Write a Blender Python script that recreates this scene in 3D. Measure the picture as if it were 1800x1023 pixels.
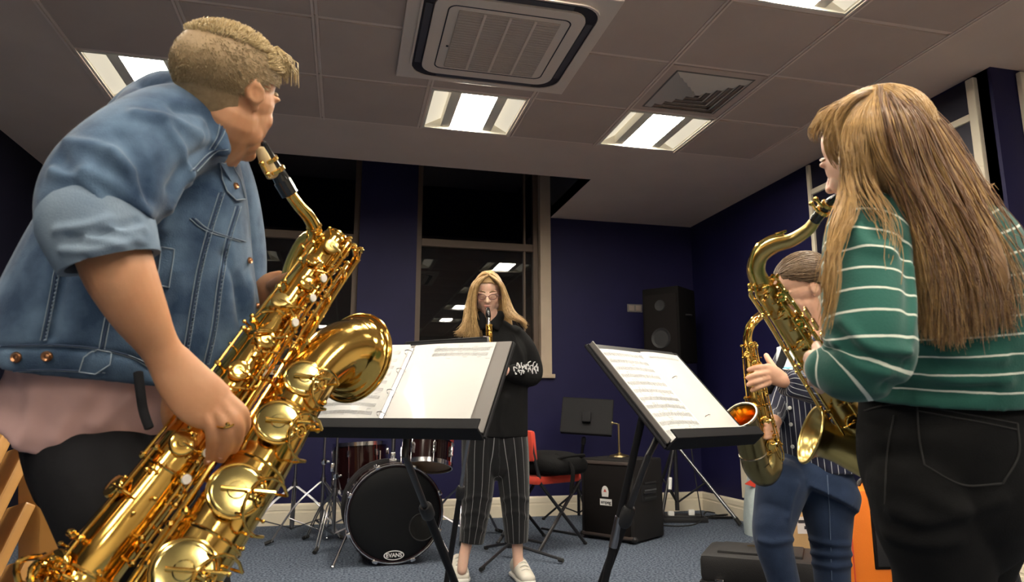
import bpy, bmesh, math, random
import numpy as np
from mathutils import Vector, Matrix
from mathutils.bvhtree import BVHTree
random.seed(7); rng = np.random.default_rng(7)
for o in list(bpy.data.objects): bpy.data.objects.remove(o)
scn = bpy.context.scene
COL = scn.collection
# ---------------------------------------------------------------- camera, world, exposure
F = 1200.0; CX = 900.0; CY = 511.5; CAMH = 0.88
PITCH = math.radians(10.1); YAW = math.radians(13.55)
cam_d = bpy.data.cameras.new('camera'); cam = bpy.data.objects.new('camera', cam_d); COL.objects.link(cam)
cam.location = (0, 0, CAMH); cam.rotation_euler = (math.pi/2 + PITCH, 0, -YAW)
cam_d.sensor_width = 36.0; cam_d.lens = F/1800*36; cam_d.clip_start = 0.02
cam_d.dof.use_dof = True; cam_d.dof.focus_distance = 2.6; cam_d.dof.aperture_fstop = 6.3
scn.camera = cam
wd = bpy.data.worlds.new('night'); scn.world = wd; wd.use_nodes = True
wd.node_tree.nodes['Background'].inputs[0].default_value = (0.004, 0.005, 0.010, 1)
wd.node_tree.nodes['Background'].inputs[1].default_value = 1.0
scn.view_settings.view_transform = 'Standard'; scn.view_settings.look = 'None'
scn.view_settings.exposure = 0.0; scn.view_settings.gamma = 1.0; scn.view_settings.use_curve_mapping = False
LAMP = 94.0            # strength of every ceiling tube diffuser
fw = np.array([math.sin(YAW)*math.cos(PITCH), math.cos(YAW)*math.cos(PITCH), math.sin(PITCH)])
rt = np.array([math.cos(YAW), -math.sin(YAW), 0.0]); up = np.cross(rt, fw); C0 = np.array([0, 0, CAMH])
def W(u, v, d): return C0 + d*(fw + rt*(u-CX)/F + up*(CY-v)/F)       # a picture point at a given distance, in metres
def ray(u, v): return fw + rt*(u-CX)/F + up*(CY-v)/F
def Wz(u, v, z): r = ray(u, v); return C0 + r*(z-CAMH)/r[2]
def Wy(u, v, y): r = ray(u, v); return C0 + r*y/r[1]
def Wx(u, v, x): r = ray(u, v); return C0 + r*x/r[0]
def camv(x, y, z): return rt*x + up*y - fw*z                           # direction: right, up, towards the viewer
# ---------------------------------------------------------------- materials
MATS = {}
def mat(name, col, rough=0.5, metal=0.0, noise=None, bump=None, spec=0.5, emit=None, coat=0.0, sss=0.0, sheen=0.0, trans=0.0):
    if name in MATS: return MATS[name]
    m = bpy.data.materials.new(name); m.use_nodes = True; nt = m.node_tree; b = nt.nodes['Principled BSDF']
    b.inputs['Base Color'].default_value = (*col, 1); b.inputs['Roughness'].default_value = rough
    b.inputs['Metallic'].default_value = metal; b.inputs['Specular IOR Level'].default_value = spec
    b.inputs['Coat Weight'].default_value = coat; b.inputs['Sheen Weight'].default_value = sheen
    b.inputs['Transmission Weight'].default_value = trans
    if sss:
        b.inputs['Subsurface Weight'].default_value = sss; b.inputs['Subsurface Radius'].default_value = (0.012, 0.005, 0.003); b.inputs['Subsurface Scale'].default_value = 0.6
    if emit: b.inputs['Emission Color'].default_value = (*emit[0], 1); b.inputs['Emission Strength'].default_value = emit[1]
    tc = nt.nodes.new('ShaderNodeTexCoord')
    if noise:                                    # (scale, second colour, contrast lo, hi, detail)
        n = nt.nodes.new('ShaderNodeTexNoise'); n.inputs['Scale'].default_value = noise[0]; n.inputs['Detail'].default_value = noise[4] if len(noise) > 4 else 4
        r = nt.nodes.new('ShaderNodeValToRGB'); r.color_ramp.elements[0].position = noise[2]; r.color_ramp.elements[1].position = noise[3]
        r.color_ramp.elements[0].color = (*col, 1); r.color_ramp.elements[1].color = (*noise[1], 1)
        nt.links.new(tc.outputs['Object'], n.inputs['Vector']); nt.links.new(n.outputs['Fac'], r.inputs[0]); nt.links.new(r.outputs[0], b.inputs['Base Color'])
    if bump:                                     # (scale, strength, distance)
        n2 = nt.nodes.new('ShaderNodeTexNoise'); n2.inputs['Scale'].default_value = bump[0]; n2.inputs['Detail'].default_value = 3
        bp = nt.nodes.new('ShaderNodeBump'); bp.inputs['Strength'].default_value = bump[1]; bp.inputs['Distance'].default_value = bump[2]
        nt.links.new(tc.outputs['Object'], n2.inputs['Vector']); nt.links.new(n2.outputs['Fac'], bp.inputs['Height']); nt.links.new(bp.outputs[0], b.inputs['Normal'])
    MATS[name] = m; return m
def stripe_mat(name, base, line, attr, pitch, width, rough=0.85, attr2=None, noise=None, wob=0.0):
    """cloth with woven stripes that follow a coordinate stored on the garment"""
    if name in MATS: return MATS[name]
    m = mat(name, base, rough, noise=noise, bump=(300, .25, .002), spec=.2, sheen=.2); nt = m.node_tree; b = nt.nodes['Principled BSDF']
    a = nt.nodes.new('ShaderNodeAttribute'); a.attribute_name = attr
    src = a.outputs['Fac']
    if wob:
        tc = nt.nodes.new('ShaderNodeTexCoord'); n = nt.nodes.new('ShaderNodeTexNoise'); n.inputs['Scale'].default_value = 7
        nt.links.new(tc.outputs['Object'], n.inputs['Vector'])
        ma = nt.nodes.new('ShaderNodeMath'); ma.operation = 'MULTIPLY_ADD'; ma.inputs[1].default_value = wob; nt.links.new(n.outputs['Fac'], ma.inputs[0]); nt.links.new(src, ma.inputs[2]); src = ma.outputs[0]
    f = nt.nodes.new('ShaderNodeMath'); f.operation = 'DIVIDE'; f.inputs[1].default_value = pitch; nt.links.new(src, f.inputs[0])
    g = nt.nodes.new('ShaderNodeMath'); g.operation = 'FRACT'; nt.links.new(f.outputs[0], g.inputs[0])
    h = nt.nodes.new('ShaderNodeMath'); h.operation = 'LESS_THAN'; h.inputs[1].default_value = width/pitch; nt.links.new(g.outputs[0], h.inputs[0])
    mx = nt.nodes.new('ShaderNodeMix'); mx.data_type = 'RGBA'
    old = b.inputs['Base Color'].links[0].from_socket if b.inputs['Base Color'].links else None
    if old: nt.links.new(old, mx.inputs[6])
    else: mx.inputs[6].default_value = (*base, 1)
    mx.inputs[7].default_value = (*line, 1); nt.links.new(h.outputs[0], mx.inputs[0]); nt.links.new(mx.outputs[2], b.inputs['Base Color'])
    return m
# ---------------------------------------------------------------- objects
def tag(o, label=None, cat=None, group=None, kind=None):
    if label: o['label'] = label
    if cat: o['category'] = cat
    if group: o['group'] = group
    if kind: o['kind'] = kind
    return o
def empty(name, loc=(0, 0, 0), rz=0.0):
    o = bpy.data.objects.new(name, None); COL.objects.link(o); o.location = loc; o.rotation_euler = (0, 0, rz); o.empty_display_size = .05
    return o
def thing(name, label, cat, loc=(0, 0, 0), rz=0.0, group=None): return tag(empty(name, loc, rz), label, cat, group)
class MB:
    """collects shapes given in world metres; build() makes one mesh object"""
    def __init__(s): s.v = []; s.f = []; s.n = 0
    def add(s, v, f):
        v = np.asarray(v, float); s.v.append(v); s.f += [tuple(i+s.n for i in q) for q in f]; s.n += len(v); return s
    def box(s, c, size, M=None, bev=0.0):
        x, y, z = [q/2 for q in size]; c = np.asarray(c, float)
        if bev:
            bm = bmesh.new(); bmesh.ops.create_cube(bm, size=1.0)
            for q in bm.verts: q.co = Vector((q.co.x*2*x, q.co.y*2*y, q.co.z*2*z))
            bmesh.ops.bevel(bm, geom=bm.edges[:], offset=bev, segments=2, affect='EDGES', profile=.6)
            bm.verts.index_update(); v = np.array([q.co[:] for q in bm.verts]); f = [[q.index for q in g.verts] for g in bm.faces]; bm.free()
        else:
            v = np.array([(a*x, b*y, d*z) for a in (-1, 1) for b in (-1, 1) for d in (-1, 1)])
            f = [(0, 1, 3, 2), (4, 6, 7, 5), (0, 4, 5, 1), (2, 3, 7, 6), (0, 2, 6, 4), (1, 5, 7, 3)]
        if M is not None: v = v @ np.asarray(M, float).T          # columns of M are the box's axes
        return s.add(v + c, f)
    def span(s, a, b, bev=0.0):
        a = np.asarray(a, float); b = np.asarray(b, float); return s.box((a+b)/2, np.abs(b-a), None, bev)
    def tube(s, pts, r, n=8, k=1, closed=False):
        P = np.asarray(pts, float); R = np.broadcast_to(np.asarray(r, float), (len(P),)).copy()
        if k > 1: Q = crom(np.c_[P, R], k, closed); P = Q[:, :3]; R = np.abs(Q[:, 3])
        T = tang(P, closed); U = frames(T)
        V = np.cross(T, U); a = np.linspace(0, 2*np.pi, n, endpoint=False)
        ring = P[:, None, :] + R[:, None, None]*(np.cos(a)[None, :, None]*U[:, None, :] + np.sin(a)[None, :, None]*V[:, None, :])
        m = len(P); v = ring.reshape(-1, 3); f = []
        for i in range(m if closed else m-1):
            j = (i+1) % m
            for q in range(n): f.append((i*n+q, i*n+(q+1) % n, j*n+(q+1) % n, j*n+q))
        if not closed: f.append(tuple(range(n-1, -1, -1))); f.append(tuple((m-1)*n+q for q in range(n)))
        return s.add(v, f)
    def lathe(s, prof, c, axis, n=24, ref=None, close=False, cap=True):
        """profile of (radius, height along axis)"""
        c = np.asarray(c, float); A = nrm(np.asarray(axis, float)); U = nrm(np.cross(A, ref if ref is not None else (np.array([0, 0, 1.]) if abs(A[2]) < .9 else np.array([1., 0, 0])))); V = np.cross(A, U)
        a = np.linspace(0, 2*np.pi, n, endpoint=False); v = []; f = []
        for r, h in prof: v.append(c + A*h + r*(np.cos(a)[:, None]*U + np.sin(a)[:, None]*V))
        m = len(prof)
        for i in range(m if close else m-1):
            j = (i+1) % m
            for q in range(n): f.append((i*n+q, i*n+(q+1) % n, j*n+(q+1) % n, j*n+q))
        if not close and cap:
            if prof[0][0] > 1e-5: f.append(tuple(range(n-1, -1, -1)))
            if prof[-1][0] > 1e-5: f.append(tuple((m-1)*n+q for q in range(n)))
        return s.add(np.concatenate(v), f)
    def ring(s, c, axis, R, r, n=24, k=6):
        a = np.linspace(0, 2*np.pi, k, endpoint=False); return s.lathe([(R+r*math.cos(q), r*math.sin(q)) for q in a], c, axis, n, close=True)
    def ell(s, c, rad, M=None, n=16):
        th = np.linspace(0, np.pi, n//2+1); a = np.linspace(0, 2*np.pi, n, endpoint=False); v = [(0, 0, 1)]; f = []
        for t in th[1:-1]: v += [(math.sin(t)*math.cos(q), math.sin(t)*math.sin(q), math.cos(t)) for q in a]
        v.append((0, 0, -1)); v = np.array(v)*np.asarray(rad, float); L = len(v)-1; m = n//2-1
        if M is not None: v = v @ np.asarray(M, float).T
        for q in range(n): f.append((0, 1+q, 1+(q+1) % n)); f.append((L, 1+(m-1)*n+(q+1) % n, 1+(m-1)*n+q))
        for i in range(m-1):
            for q in range(n): f.append((1+i*n+q, 1+(i+1)*n+q, 1+(i+1)*n+(q+1) % n, 1+i*n+(q+1) % n))
        return s.add(v+np.asarray(c, float), f)
    def prism(s, poly, off):
        """flat outline (world points) thickened by the vector off"""
        P = np.asarray(poly, float); n = len(P); off = np.asarray(off, float)
        f = [tuple(range(n)), tuple(range(2*n-1, n-1, -1))] + [(q, q+n, (q+1) % n+n, (q+1) % n) for q in range(n)]
        return s.add(np.r_[P, P+off], f)
    def limb(s, pts, k=5, n=18, cap='round', px=True, ref=None, power=2.0, vdir=None):
        v, f = limb(pts, k, n, cap, px, ref, power)[:2]; return s.add(v, f)
    def mesh(s, name='m'):
        me = bpy.data.meshes.new(name); me.from_pydata(np.concatenate(s.v).tolist(), [], s.f); me.validate(); return me
    def build(s, name, m, parent=None, smooth=True, auto=None):
        v = np.concatenate(s.v)
        me = bpy.data.meshes.new(name)
        o = bpy.data.objects.new(name, me); COL.objects.link(o)
        if parent is not None:
            o.parent = parent; Mi = np.array(world_of(parent).inverted()); v = v @ Mi[:3, :3].T + Mi[:3, 3]
        me.from_pydata(v.tolist(), [], s.f); me.validate()
        bm = bmesh.new(); bm.from_mesh(me); bmesh.ops.recalc_face_normals(bm, faces=bm.faces[:]); bm.to_mesh(me); bm.free()
        if smooth: me.shade_smooth(); me.set_sharp_from_angle(angle=math.radians(auto or 40))
        me.materials.append(MATS[m] if isinstance(m, str) else m)
        return o
def world_of(o):
    M = o.matrix_basis.copy() if o.parent is None else world_of(o.parent) @ o.matrix_basis
    return M
def nrm(a): a = np.asarray(a, float); return a/(np.linalg.norm(a)+1e-12)
def tang(P, closed=False):
    if closed: T = np.roll(P, -1, 0)-np.roll(P, 1, 0)
    else: T = np.gradient(P, axis=0)
    return T/(np.linalg.norm(T, axis=1, keepdims=True)+1e-12)
def frames(T):
    u = np.cross(T[0], [0, 0, 1.0]);
    if np.linalg.norm(u) < .1: u = np.cross(T[0], [1.0, 0, 0])
    out = []
    for t in T: u = nrm(u - t*np.dot(u, t)); out.append(u)
    return np.array(out)
def crom(P, k, closed=False):
    P = np.asarray(P, float); n = len(P); out = []
    g = (lambda i: P[i % n]) if closed else (lambda i: P[i] if 0 <= i < n else (2*P[0]-P[1] if i < 0 else 2*P[-1]-P[-2]))
    for i in range(n if closed else n-1):
        a, b, c, d = g(i-1), g(i), g(i+1), g(i+2)
        for q in range(k):
            t = q/k; out.append(.5*(2*b+(c-a)*t+(2*a-5*b+4*c-d)*t*t+(3*b-a-3*c+d)*t**3))
    if not closed: out.append(P[-1])
    return np.array(out)
def limb(pts, k=5, n=18, cap='round', px=True, ref=None, power=2.0):
    """tapering limb. px: rows (u, v, distance, half width in pixels[, half depth in metres]); else rows (x, y, z, a[, b])"""
    rows = []
    for p in pts:
        if px:
            w = W(*p[:3]); a = p[3]*p[2]/F; b = p[4] if len(p) > 4 and p[4] is not None else a
        else: w = np.array(p[:3], float); a = p[3]; b = p[4] if len(p) > 4 else a
        rows.append([*w, a, b])
    Q = crom(rows, k) if len(rows) > 1 else np.array(rows); P = Q[:, :3]; A = np.maximum(Q[:, 3], 1e-4); B = np.maximum(Q[:, 4], 1e-4); T = tang(P)
    if cap == 'round':
        def ends(p, t, a, b, sg):
            L = min(a, b); return [(p+sg*t*L*s, t, a*c, b*c) for s, c in ((.35, .93), (.65, .74), (.88, .45), (.98, .15))]
        E0 = ends(P[0], T[0], A[0], B[0], -1)[::-1]; E1 = ends(P[-1], T[-1], A[-1], B[-1], 1)
        P = np.array([e[0] for e in E0]+list(P)+[e[0] for e in E1]); T = np.array([e[1] for e in E0]+list(T)+[e[1] for e in E1])
        A = np.array([e[2] for e in E0]+list(A)+[e[2] for e in E1]); B = np.array([e[3] for e in E0]+list(B)+[e[3] for e in E1])
    V = (P-C0) if ref is None else np.broadcast_to(np.asarray(ref, float), P.shape)
    S = np.cross(T, V); S /= np.linalg.norm(S, axis=1, keepdims=True)+1e-12; D = np.cross(S, T)
    a = np.linspace(0, 2*np.pi, n, endpoint=False); ca, sa = np.cos(a), np.sin(a)
    if power != 2: ca = np.sign(ca)*np.abs(ca)**(2/power); sa = np.sign(sa)*np.abs(sa)**(2/power)
    v = (P[:, None]+A[:, None, None]*ca[None, :, None]*S[:, None]+B[:, None, None]*sa[None, :, None]*D[:, None]).reshape(-1, 3); m = len(P); f = []
    for i in range(m-1):
        for q in range(n): f.append((i*n+q, i*n+(q+1) % n, (i+1)*n+(q+1) % n, (i+1)*n+q))
    if cap: f.append(tuple(range(n-1, -1, -1))); f.append(tuple((m-1)*n+q for q in range(n)))
    return v, f, P, S, D, A, B
def fuse(mb, voxel, it=4, name='m', lap=.5):
    """unite overlapping closed shapes into one continuous smooth surface"""
    me = mb.mesh(); o = bpy.data.objects.new('tmp', me); COL.objects.link(o)
    bm = bmesh.new(); bm.from_mesh(me); bmesh.ops.recalc_face_normals(bm, faces=bm.faces[:]); bm.to_mesh(me); bm.free()
    r = o.modifiers.new('r', 'REMESH'); r.mode = 'VOXEL'; r.voxel_size = voxel
    if it: q = o.modifiers.new('s', 'SMOOTH'); q.iterations = it; q.factor = lap
    dg = bpy.context.evaluated_depsgraph_get(); e = o.evaluated_get(dg); out = bpy.data.meshes.new_from_object(e, depsgraph=dg); out.name = name
    bpy.data.objects.remove(o); bpy.data.meshes.remove(me); return out
def co_of(me): a = np.empty(len(me.vertices)*3); me.vertices.foreach_get('co', a); return a.reshape(-1, 3)
def no_of(me): a = np.empty(len(me.vertices)*3); me.vertices.foreach_get('normal', a); return a.reshape(-1, 3)
def set_co(me, co): me.vertices.foreach_set('co', co.ravel()); me.update()
def push(me, lines, width, amp):
    """raise (or sink) soft folds along polylines of world points"""
    co = co_of(me); no = no_of(me); off = np.zeros(len(co))
    for L in lines:
        P = crom(np.asarray(L, float), 6) if len(L) > 2 else np.asarray(L, float)
        near = np.where(np.all((co > P.min(0)-3*width) & (co < P.max(0)+3*width), axis=1))[0]
        if not len(near): continue
        c = co[near]; best = np.full(len(near), 9.0)
        for a, b in zip(P[:-1], P[1:]):
            ab = b-a; t = np.clip(((c-a) @ ab)/(ab @ ab+1e-12), 0, 1); best = np.minimum(best, np.linalg.norm(c-a-t[:, None]*ab, axis=1))
        off[near] += amp*np.exp(-(best/width)**2)
    set_co(me, co+no*off[:, None])
def bvh(me): return BVHTree.FromPolygons([tuple(v) for v in co_of(me)], [tuple(p.vertices) for p in me.polygons])
def hit(tree, u, v, lift=0.0):
    r = Vector(ray(u, v)).normalized(); h = tree.ray_cast(Vector(C0), r)
    if h[0] is None: return None, None
    n = h[1] if h[1].dot(r) < 0 else -h[1]
    return np.array(h[0]+n*lift), np.array(n)
def drape(tree, pts, lift=0.0, k=6):
    P = crom(np.array([(*p, 0) for p in pts], float), k)[:, :2] if len(pts) > 2 else np.linspace(pts[0], pts[1], k+1)
    out = [hit(tree, u, v, lift)[0] for u, v in P]; return [q for q in out if q is not None]
def put(name, me, m, parent=None, smooth=True):
    o = bpy.data.objects.new(name, me); COL.objects.link(o)
    if parent is not None:
        o.parent = parent; Mi = np.array(world_of(parent).inverted()); v = co_of(me); set_co(me, v @ Mi[:3, :3].T + Mi[:3, 3])
    me.materials.clear(); me.materials.append(MATS[m] if isinstance(m, str) else m)
    if smooth: me.shade_smooth()
    return o
def tree_copy(o, parent=None):
    c = o.copy(); COL.objects.link(c); c.parent = parent
    for ch in o.children: tree_copy(ch, c)
    return c
TXT = {}
def text(name, s, size, m, parent, loc, xdir, ydir, depth=.0006, align='CENTER', bold=0.0):
    """flat lettering turned into a thin mesh"""
    cu = bpy.data.curves.new('t', 'FONT'); cu.body = s; cu.size = size; cu.extrude = depth; cu.align_x = align; cu.align_y = 'CENTER'; cu.offset = bold
    t = bpy.data.objects.new('t', cu); COL.objects.link(t)
    dg = bpy.context.evaluated_depsgraph_get(); me = bpy.data.meshes.new_from_object(t.evaluated_get(dg), depsgraph=dg); bpy.data.objects.remove(t)
    X = nrm(xdir); Y = nrm(np.asarray(ydir, float)-X*np.dot(X, ydir)); Z = np.cross(X, Y); set_co(me, co_of(me) @ np.array([X, Y, Z]) + np.asarray(loc, float))
    return put(name, me, m, parent, False)
# ---------------------------------------------------------------- materials of the place
mat('carpet', (.050, .066, .096), .95, noise=(75, (.165, .195, .25), .42, .60, 5), bump=(500, .7, .004), spec=.1)
mat('rear_cream', (.75, .68, .60), .8)
mat('navy_wall', (.0068, .0062, .043), .6, noise=(3, (.009, .008, .053), .3, .7), bump=(60, .15, .002), spec=.3)
mat('dark_wall', (.006, .006, .016), .7, spec=.2)
mat('plaster', (.74, .60, .51), .85, noise=(2.2, (.68, .55, .47), .3, .7), bump=(90, .1, .002), spec=.2)
mat('tile', (.54, .43, .37), .9, noise=(2.5, (.60, .48, .41), .3, .7), bump=(240, .35, .002), spec=.15)
mat('grid_metal', (.80, .66, .57), .5, spec=.3)
mat('cream', (.78, .70, .55), .5, noise=(6, (.70, .63, .50), .3, .7), spec=.4)
mat('window_brown', (.11, .075, .055), .5, spec=.4)
mat('reveal_cream', (.52, .42, .32), .7, noise=(5, (.46, .37, .28), .3, .7))
mat('lamp_white', (.82, .78, .68), .45, spec=.4)
mat('diffuser', (1, 1, 1), .5, emit=((1.0, .91, .76), LAMP)); mat('glow_wing', (.8, .76, .66), .5, emit=((1.0, .90, .70), .62))
mat('ac_white', (.80, .69, .60), .45, spec=.4)
mat('ac_grille', (.58, .49, .42), .7, noise=(400, (.52, .44, .38), .4, .6, 1))
mat('slot_dark', (.02, .02, .028), .4)
mat('chrome', (.78, .78, .80), .16, 1.0)
mat('steel', (.30, .30, .32), .28, 1.0)
mat('black_metal', (.018, .018, .021), .38, spec=.5)
mat('black_plastic', (.014, .014, .016), .55, spec=.4, bump=(180, .2, .001))
mat('black_vinyl', (.016, .015, .016), .6, bump=(260, .5, .002), spec=.4)
mat('rubber', (.012, .012, .012), .8)
mat('white_plastic', (.8, .8, .78), .4)
gl = bpy.data.materials.new('night_glass'); gl.use_nodes = True; MATS['night_glass'] = gl
nt = gl.node_tree; nt.nodes.clear(); out = nt.nodes.new('ShaderNodeOutputMaterial'); mx = nt.nodes.new('ShaderNodeMixShader'); tr = nt.nodes.new('ShaderNodeBsdfTransparent'); gs = nt.nodes.new('ShaderNodeBsdfGlossy'); fr = nt.nodes.new('ShaderNodeFresnel')
tr.inputs[0].default_value = (.55, .58, .62, 1); gs.inputs['Roughness'].default_value = .015; fr.inputs['IOR'].default_value = 1.75
nt.links.new(fr.outputs[0], mx.inputs[0]); nt.links.new(tr.outputs[0], mx.inputs[1]); nt.links.new(gs.outputs[0], mx.inputs[2]); nt.links.new(mx.outputs[0], out.inputs[0])
cg = gl.copy(); cg.name = 'clear_glass'; MATS['clear_glass'] = cg
for n_ in cg.node_tree.nodes:
    if n_.type == 'BSDF_TRANSPARENT': n_.inputs[0].default_value = (.97, .97, .97, 1)
    if n_.type == 'FRESNEL': n_.inputs[0].default_value = 1.3
# ---------------------------------------------------------------- room shell
XL, XR, YB, ZC, YF, XRR, YST = -2.24, 3.24, 5.93, 2.68, -4.2, 4.6, 2.68
XH0, XH1, YH = -1.55, 1.80, 4.83                   # opening in the ceiling in front of the tall windows
ZT = 3.35
def struct(name, mb, m, label=None, cat=None, parent=None, smooth=False):
    o = mb.build(name, m, parent, smooth)
    if parent is None: tag(o, label, cat, kind='structure')
    return o
struct('floor', MB().span((XL-.1, YF-.1, -.1), (XRR+.1, YB+.1, 0)), 'carpet', 'blue grey carpet floor of the rehearsal room', 'floor')
WIN = [(-1.02, .06, 1.22), (.56, 1.70, 1.22)]      # x0, x1, sill height of the two tall windows
wb = empty('wall_back'); tag(wb, 'navy painted back wall with two tall night windows', 'wall', kind='structure')
def wallbox(n, a, b, m='navy_wall', p=None): return MB().span(a, b).build(n, m, p, False)
wallbox('wall_section', (XL-.1, YB, 0), (XRR+.1, YB+.22, 1.22), p=wb)
xs = [XL-.1, WIN[0][0], WIN[0][1], WIN[1][0], 1.80, XRR+.1]
wallbox('pier', (xs[0], YB, 1.22), (xs[1], YB+.22, ZT), p=wb); wallbox('pier', (xs[2], YB, 1.22), (xs[3], YB+.22, ZT), p=wb)
wallbox('pier', (xs[4], YB, 1.22), (xs[5], YB+.22, ZT), p=wb)
wallbox('reveal', (1.70, YB+.0, 1.22), (1.80, YB+.22, ZT), 'reveal_cream', wb)
wl = struct('wall_left', MB().span((XL-.12, YF, 0), (XL, YB, ZT)), 'dark_wall', 'very dark wall at the left edge behind the player in denim', 'wall')
struct('wall_rear', MB().span((XL, YF-.12, 0), (XRR, YF, ZC)), 'rear_cream', 'pale wall behind the viewer', 'wall')
wr = empty('wall_right'); tag(wr, 'navy right wall that steps outward near the viewer', 'wall', kind='structure')
wallbox('wall_section', (XR, YST, 0), (XR+.12, YB, ZC), p=wr); wallbox('return_wall', (XR, YST-.02, 0), (XRR+.1, YST+.1, ZC), p=wr)
wallbox('wall_section', (XRR, YF, 0), (XRR+.12, YST, ZC), 'rear_cream', wr)
# cream battens framing the dark window panels of the right wall
w3 = empty('window_3'); tag(w3, 'tall panelled window with cream frame on the right wall', 'window', kind='structure')
bt = .05
def batten(a, b, p=w3, m='cream', n='frame_bar'): return MB().span(a, b, .006).build(n, m, p, False)
y0, y1 = 2.74, 5.20
batten((XR-.03, y0, .30), (XR, y0+bt, ZC-.02)); batten((XR-.03, y1-bt, .19), (XR, y1+.03, .80)); batten((XR-.03, 4.10, .34), (XR, 4.10+bt*.7, ZC-.02))
batten((XR-.028, y0+bt, 2.43), (XR-.002, 4.10, 2.47)); batten((XR-.028, y0+bt, .30), (XR-.002, 4.1, .35)); batten((XR-.028, 3.40, .35), (XR-.002, 3.45, 2.43))
for ya, yb, za, zb in ((y0+bt, 3.40, .35, 2.43), (3.45, 4.10, .35, 2.43), (y0+bt, 4.10, 2.47, 2.66),):
    MB().span((XR-.012, ya, za), (XR-.006, yb, zb)).build('pane', mat('navy_blind', (.005, .005, .022), .45, spec=.35), w3, False)
w4 = empty('window_4'); tag(w4, 'cream framed window panel at the far right edge, facing the viewer', 'window', kind='structure')
batten((3.40, YST-.05, .30), (3.445, YST-.022, ZC-.02), w4); batten((3.445, YST-.046, 2.40), (4.5, YST-.022, 2.44), w4)
MB().span((3.445, YST-.032, .30), (4.5, YST-.026, 2.40)).build('pane', 'navy_blind', w4, False); MB().span((3.445, YST-.032, 2.44), (4.5, YST-.026, 2.66)).build('pane', 'navy_blind', w4, False)
# tall night windows of the back wall
for i, (x0, x1, zs) in enumerate(WIN):
    w = empty('window_%d' % (i+1), ((x0+x1)/2, YB, zs)); tag(w, ['tall night window reflecting ceiling lights, behind the large golden saxophone', 'tall night window reflecting ceiling lights, behind the woman in glasses'][i], 'window', kind='structure')
    yw0, yw1 = YB+.07, YB+.15; b = .05
    def bar(a, c, n='frame_bar', m='window_brown'): MB().span(a, c, .005).build(n, m, w, False)
    bar((x0, yw0, zs), (x0+b, yw1, ZT)); bar((x1-b, yw0, zs), (x1, yw1, ZT)); bar((x0+b, yw0, zs), (x1-b, yw1, zs+b)); bar((x0+b, yw0, 2.36), (x1-b, yw1, 2.43), 'transom')
    if i == 1: bar((x1-b-.09, yw0+.01, zs+b), (x1-b-.07, yw1-.01, ZT), 'mullion')
    for za, zb in ((zs+b, 2.36), (2.43, ZT)): MB().span((x0+b, yw0+.038, za), (x1-b, yw0+.042, zb)).build('pane', 'night_glass', w, False)
    MB().span((x0-.0, YB-.04, zs-.035), (x1+(.12 if i else .02), YB+.07, zs), .006).build('window_sill', 'reveal_cream', w, False)
# exterior: a dark yard wall outside the windows
struct('wall_outside', MB().span((-6, YB+5, -3), (8, YB+5.2, 6)), mat('night_outside', (.02, .02, .024), .9), 'dark outside wall beyond the windows', 'wall')
# baseboards: a tall board with a moulded cap
def base(nm, a, b, out, label):
    """board from a to b along the wall, standing proud in direction out"""
    o = np.array(out, float); a = np.array(a, float); b = np.array(b, float); m = MB()
    prof = [(0, 0), (.020, 0), (.020, .095), (.014, .098), (.014, .112), (.018, .116), (.016, .150), (.008, .162), (0, .165)]
    P = [a+o*x+np.array([0, 0, z]) for x, z in prof]; m.prism(P, b-a)
    return struct(nm, m, 'cream', label, 'baseboard')
base('baseboard_back', (XL, YB, 0), (XR, YB, 0), (0, -1, 0), 'cream baseboard along the navy back wall')
base('baseboard_right', (XR, YST, 0), (XR, YB, 0), (-1, 0, 0), 'cream baseboard along the navy right wall')
base('baseboard_step', (XR, YST-.02, 0), (XRR, YST-.02, 0), (0, -1, 0), 'cream baseboard of the wall step at the far right')
# ---------------------------------------------------------------- ceiling
ce = empty('ceiling', (0, 0, ZC)); tag(ce, 'suspended ceiling of square mineral tiles with plaster margin', 'ceiling', kind='structure')
GX0, GP, GY1, GQ = -1.405, .5975, 4.155, .5700; NX, NY = 7, 14
GXE, GYE = GX0+GP*NX, GY1-GQ*NY
def slab(a, b, n='plaster_margin', m='plaster'): return MB().span(a, b).build(n, m, ce, False)
slab((XL-.1, YF-.1, ZC), (GX0, YB+.0, ZC+.1)) if XH0 > GX0 else None
slab((XL-.1, YF-.1, ZC), (GX0, YH, ZC+.1)); slab((XL-.1, YH, ZC), (XH0, YB, ZC+.1)); slab((GXE, YF-.1, ZC), (XRR+.1, YB, ZC+.1))
slab((GX0, GY1, ZC), (GXE, YH, ZC+.1)); slab((XH1, YH, ZC), (GXE, YB, ZC+.1)); slab((GX0, YF-.1, ZC), (GXE, GYE, ZC+.1))
# upstand walls and lid of the opening by the windows
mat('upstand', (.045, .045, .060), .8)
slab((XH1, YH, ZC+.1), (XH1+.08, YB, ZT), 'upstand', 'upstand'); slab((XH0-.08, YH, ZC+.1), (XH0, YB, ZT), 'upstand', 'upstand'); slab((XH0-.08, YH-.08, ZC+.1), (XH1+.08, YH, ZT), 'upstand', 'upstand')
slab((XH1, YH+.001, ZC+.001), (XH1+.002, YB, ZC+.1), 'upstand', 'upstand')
slab((XH0-.1, YH-.1, ZT), (XH1+.1, YB+.3, ZT+.1), 'opening_lid', 'plaster')
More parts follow.
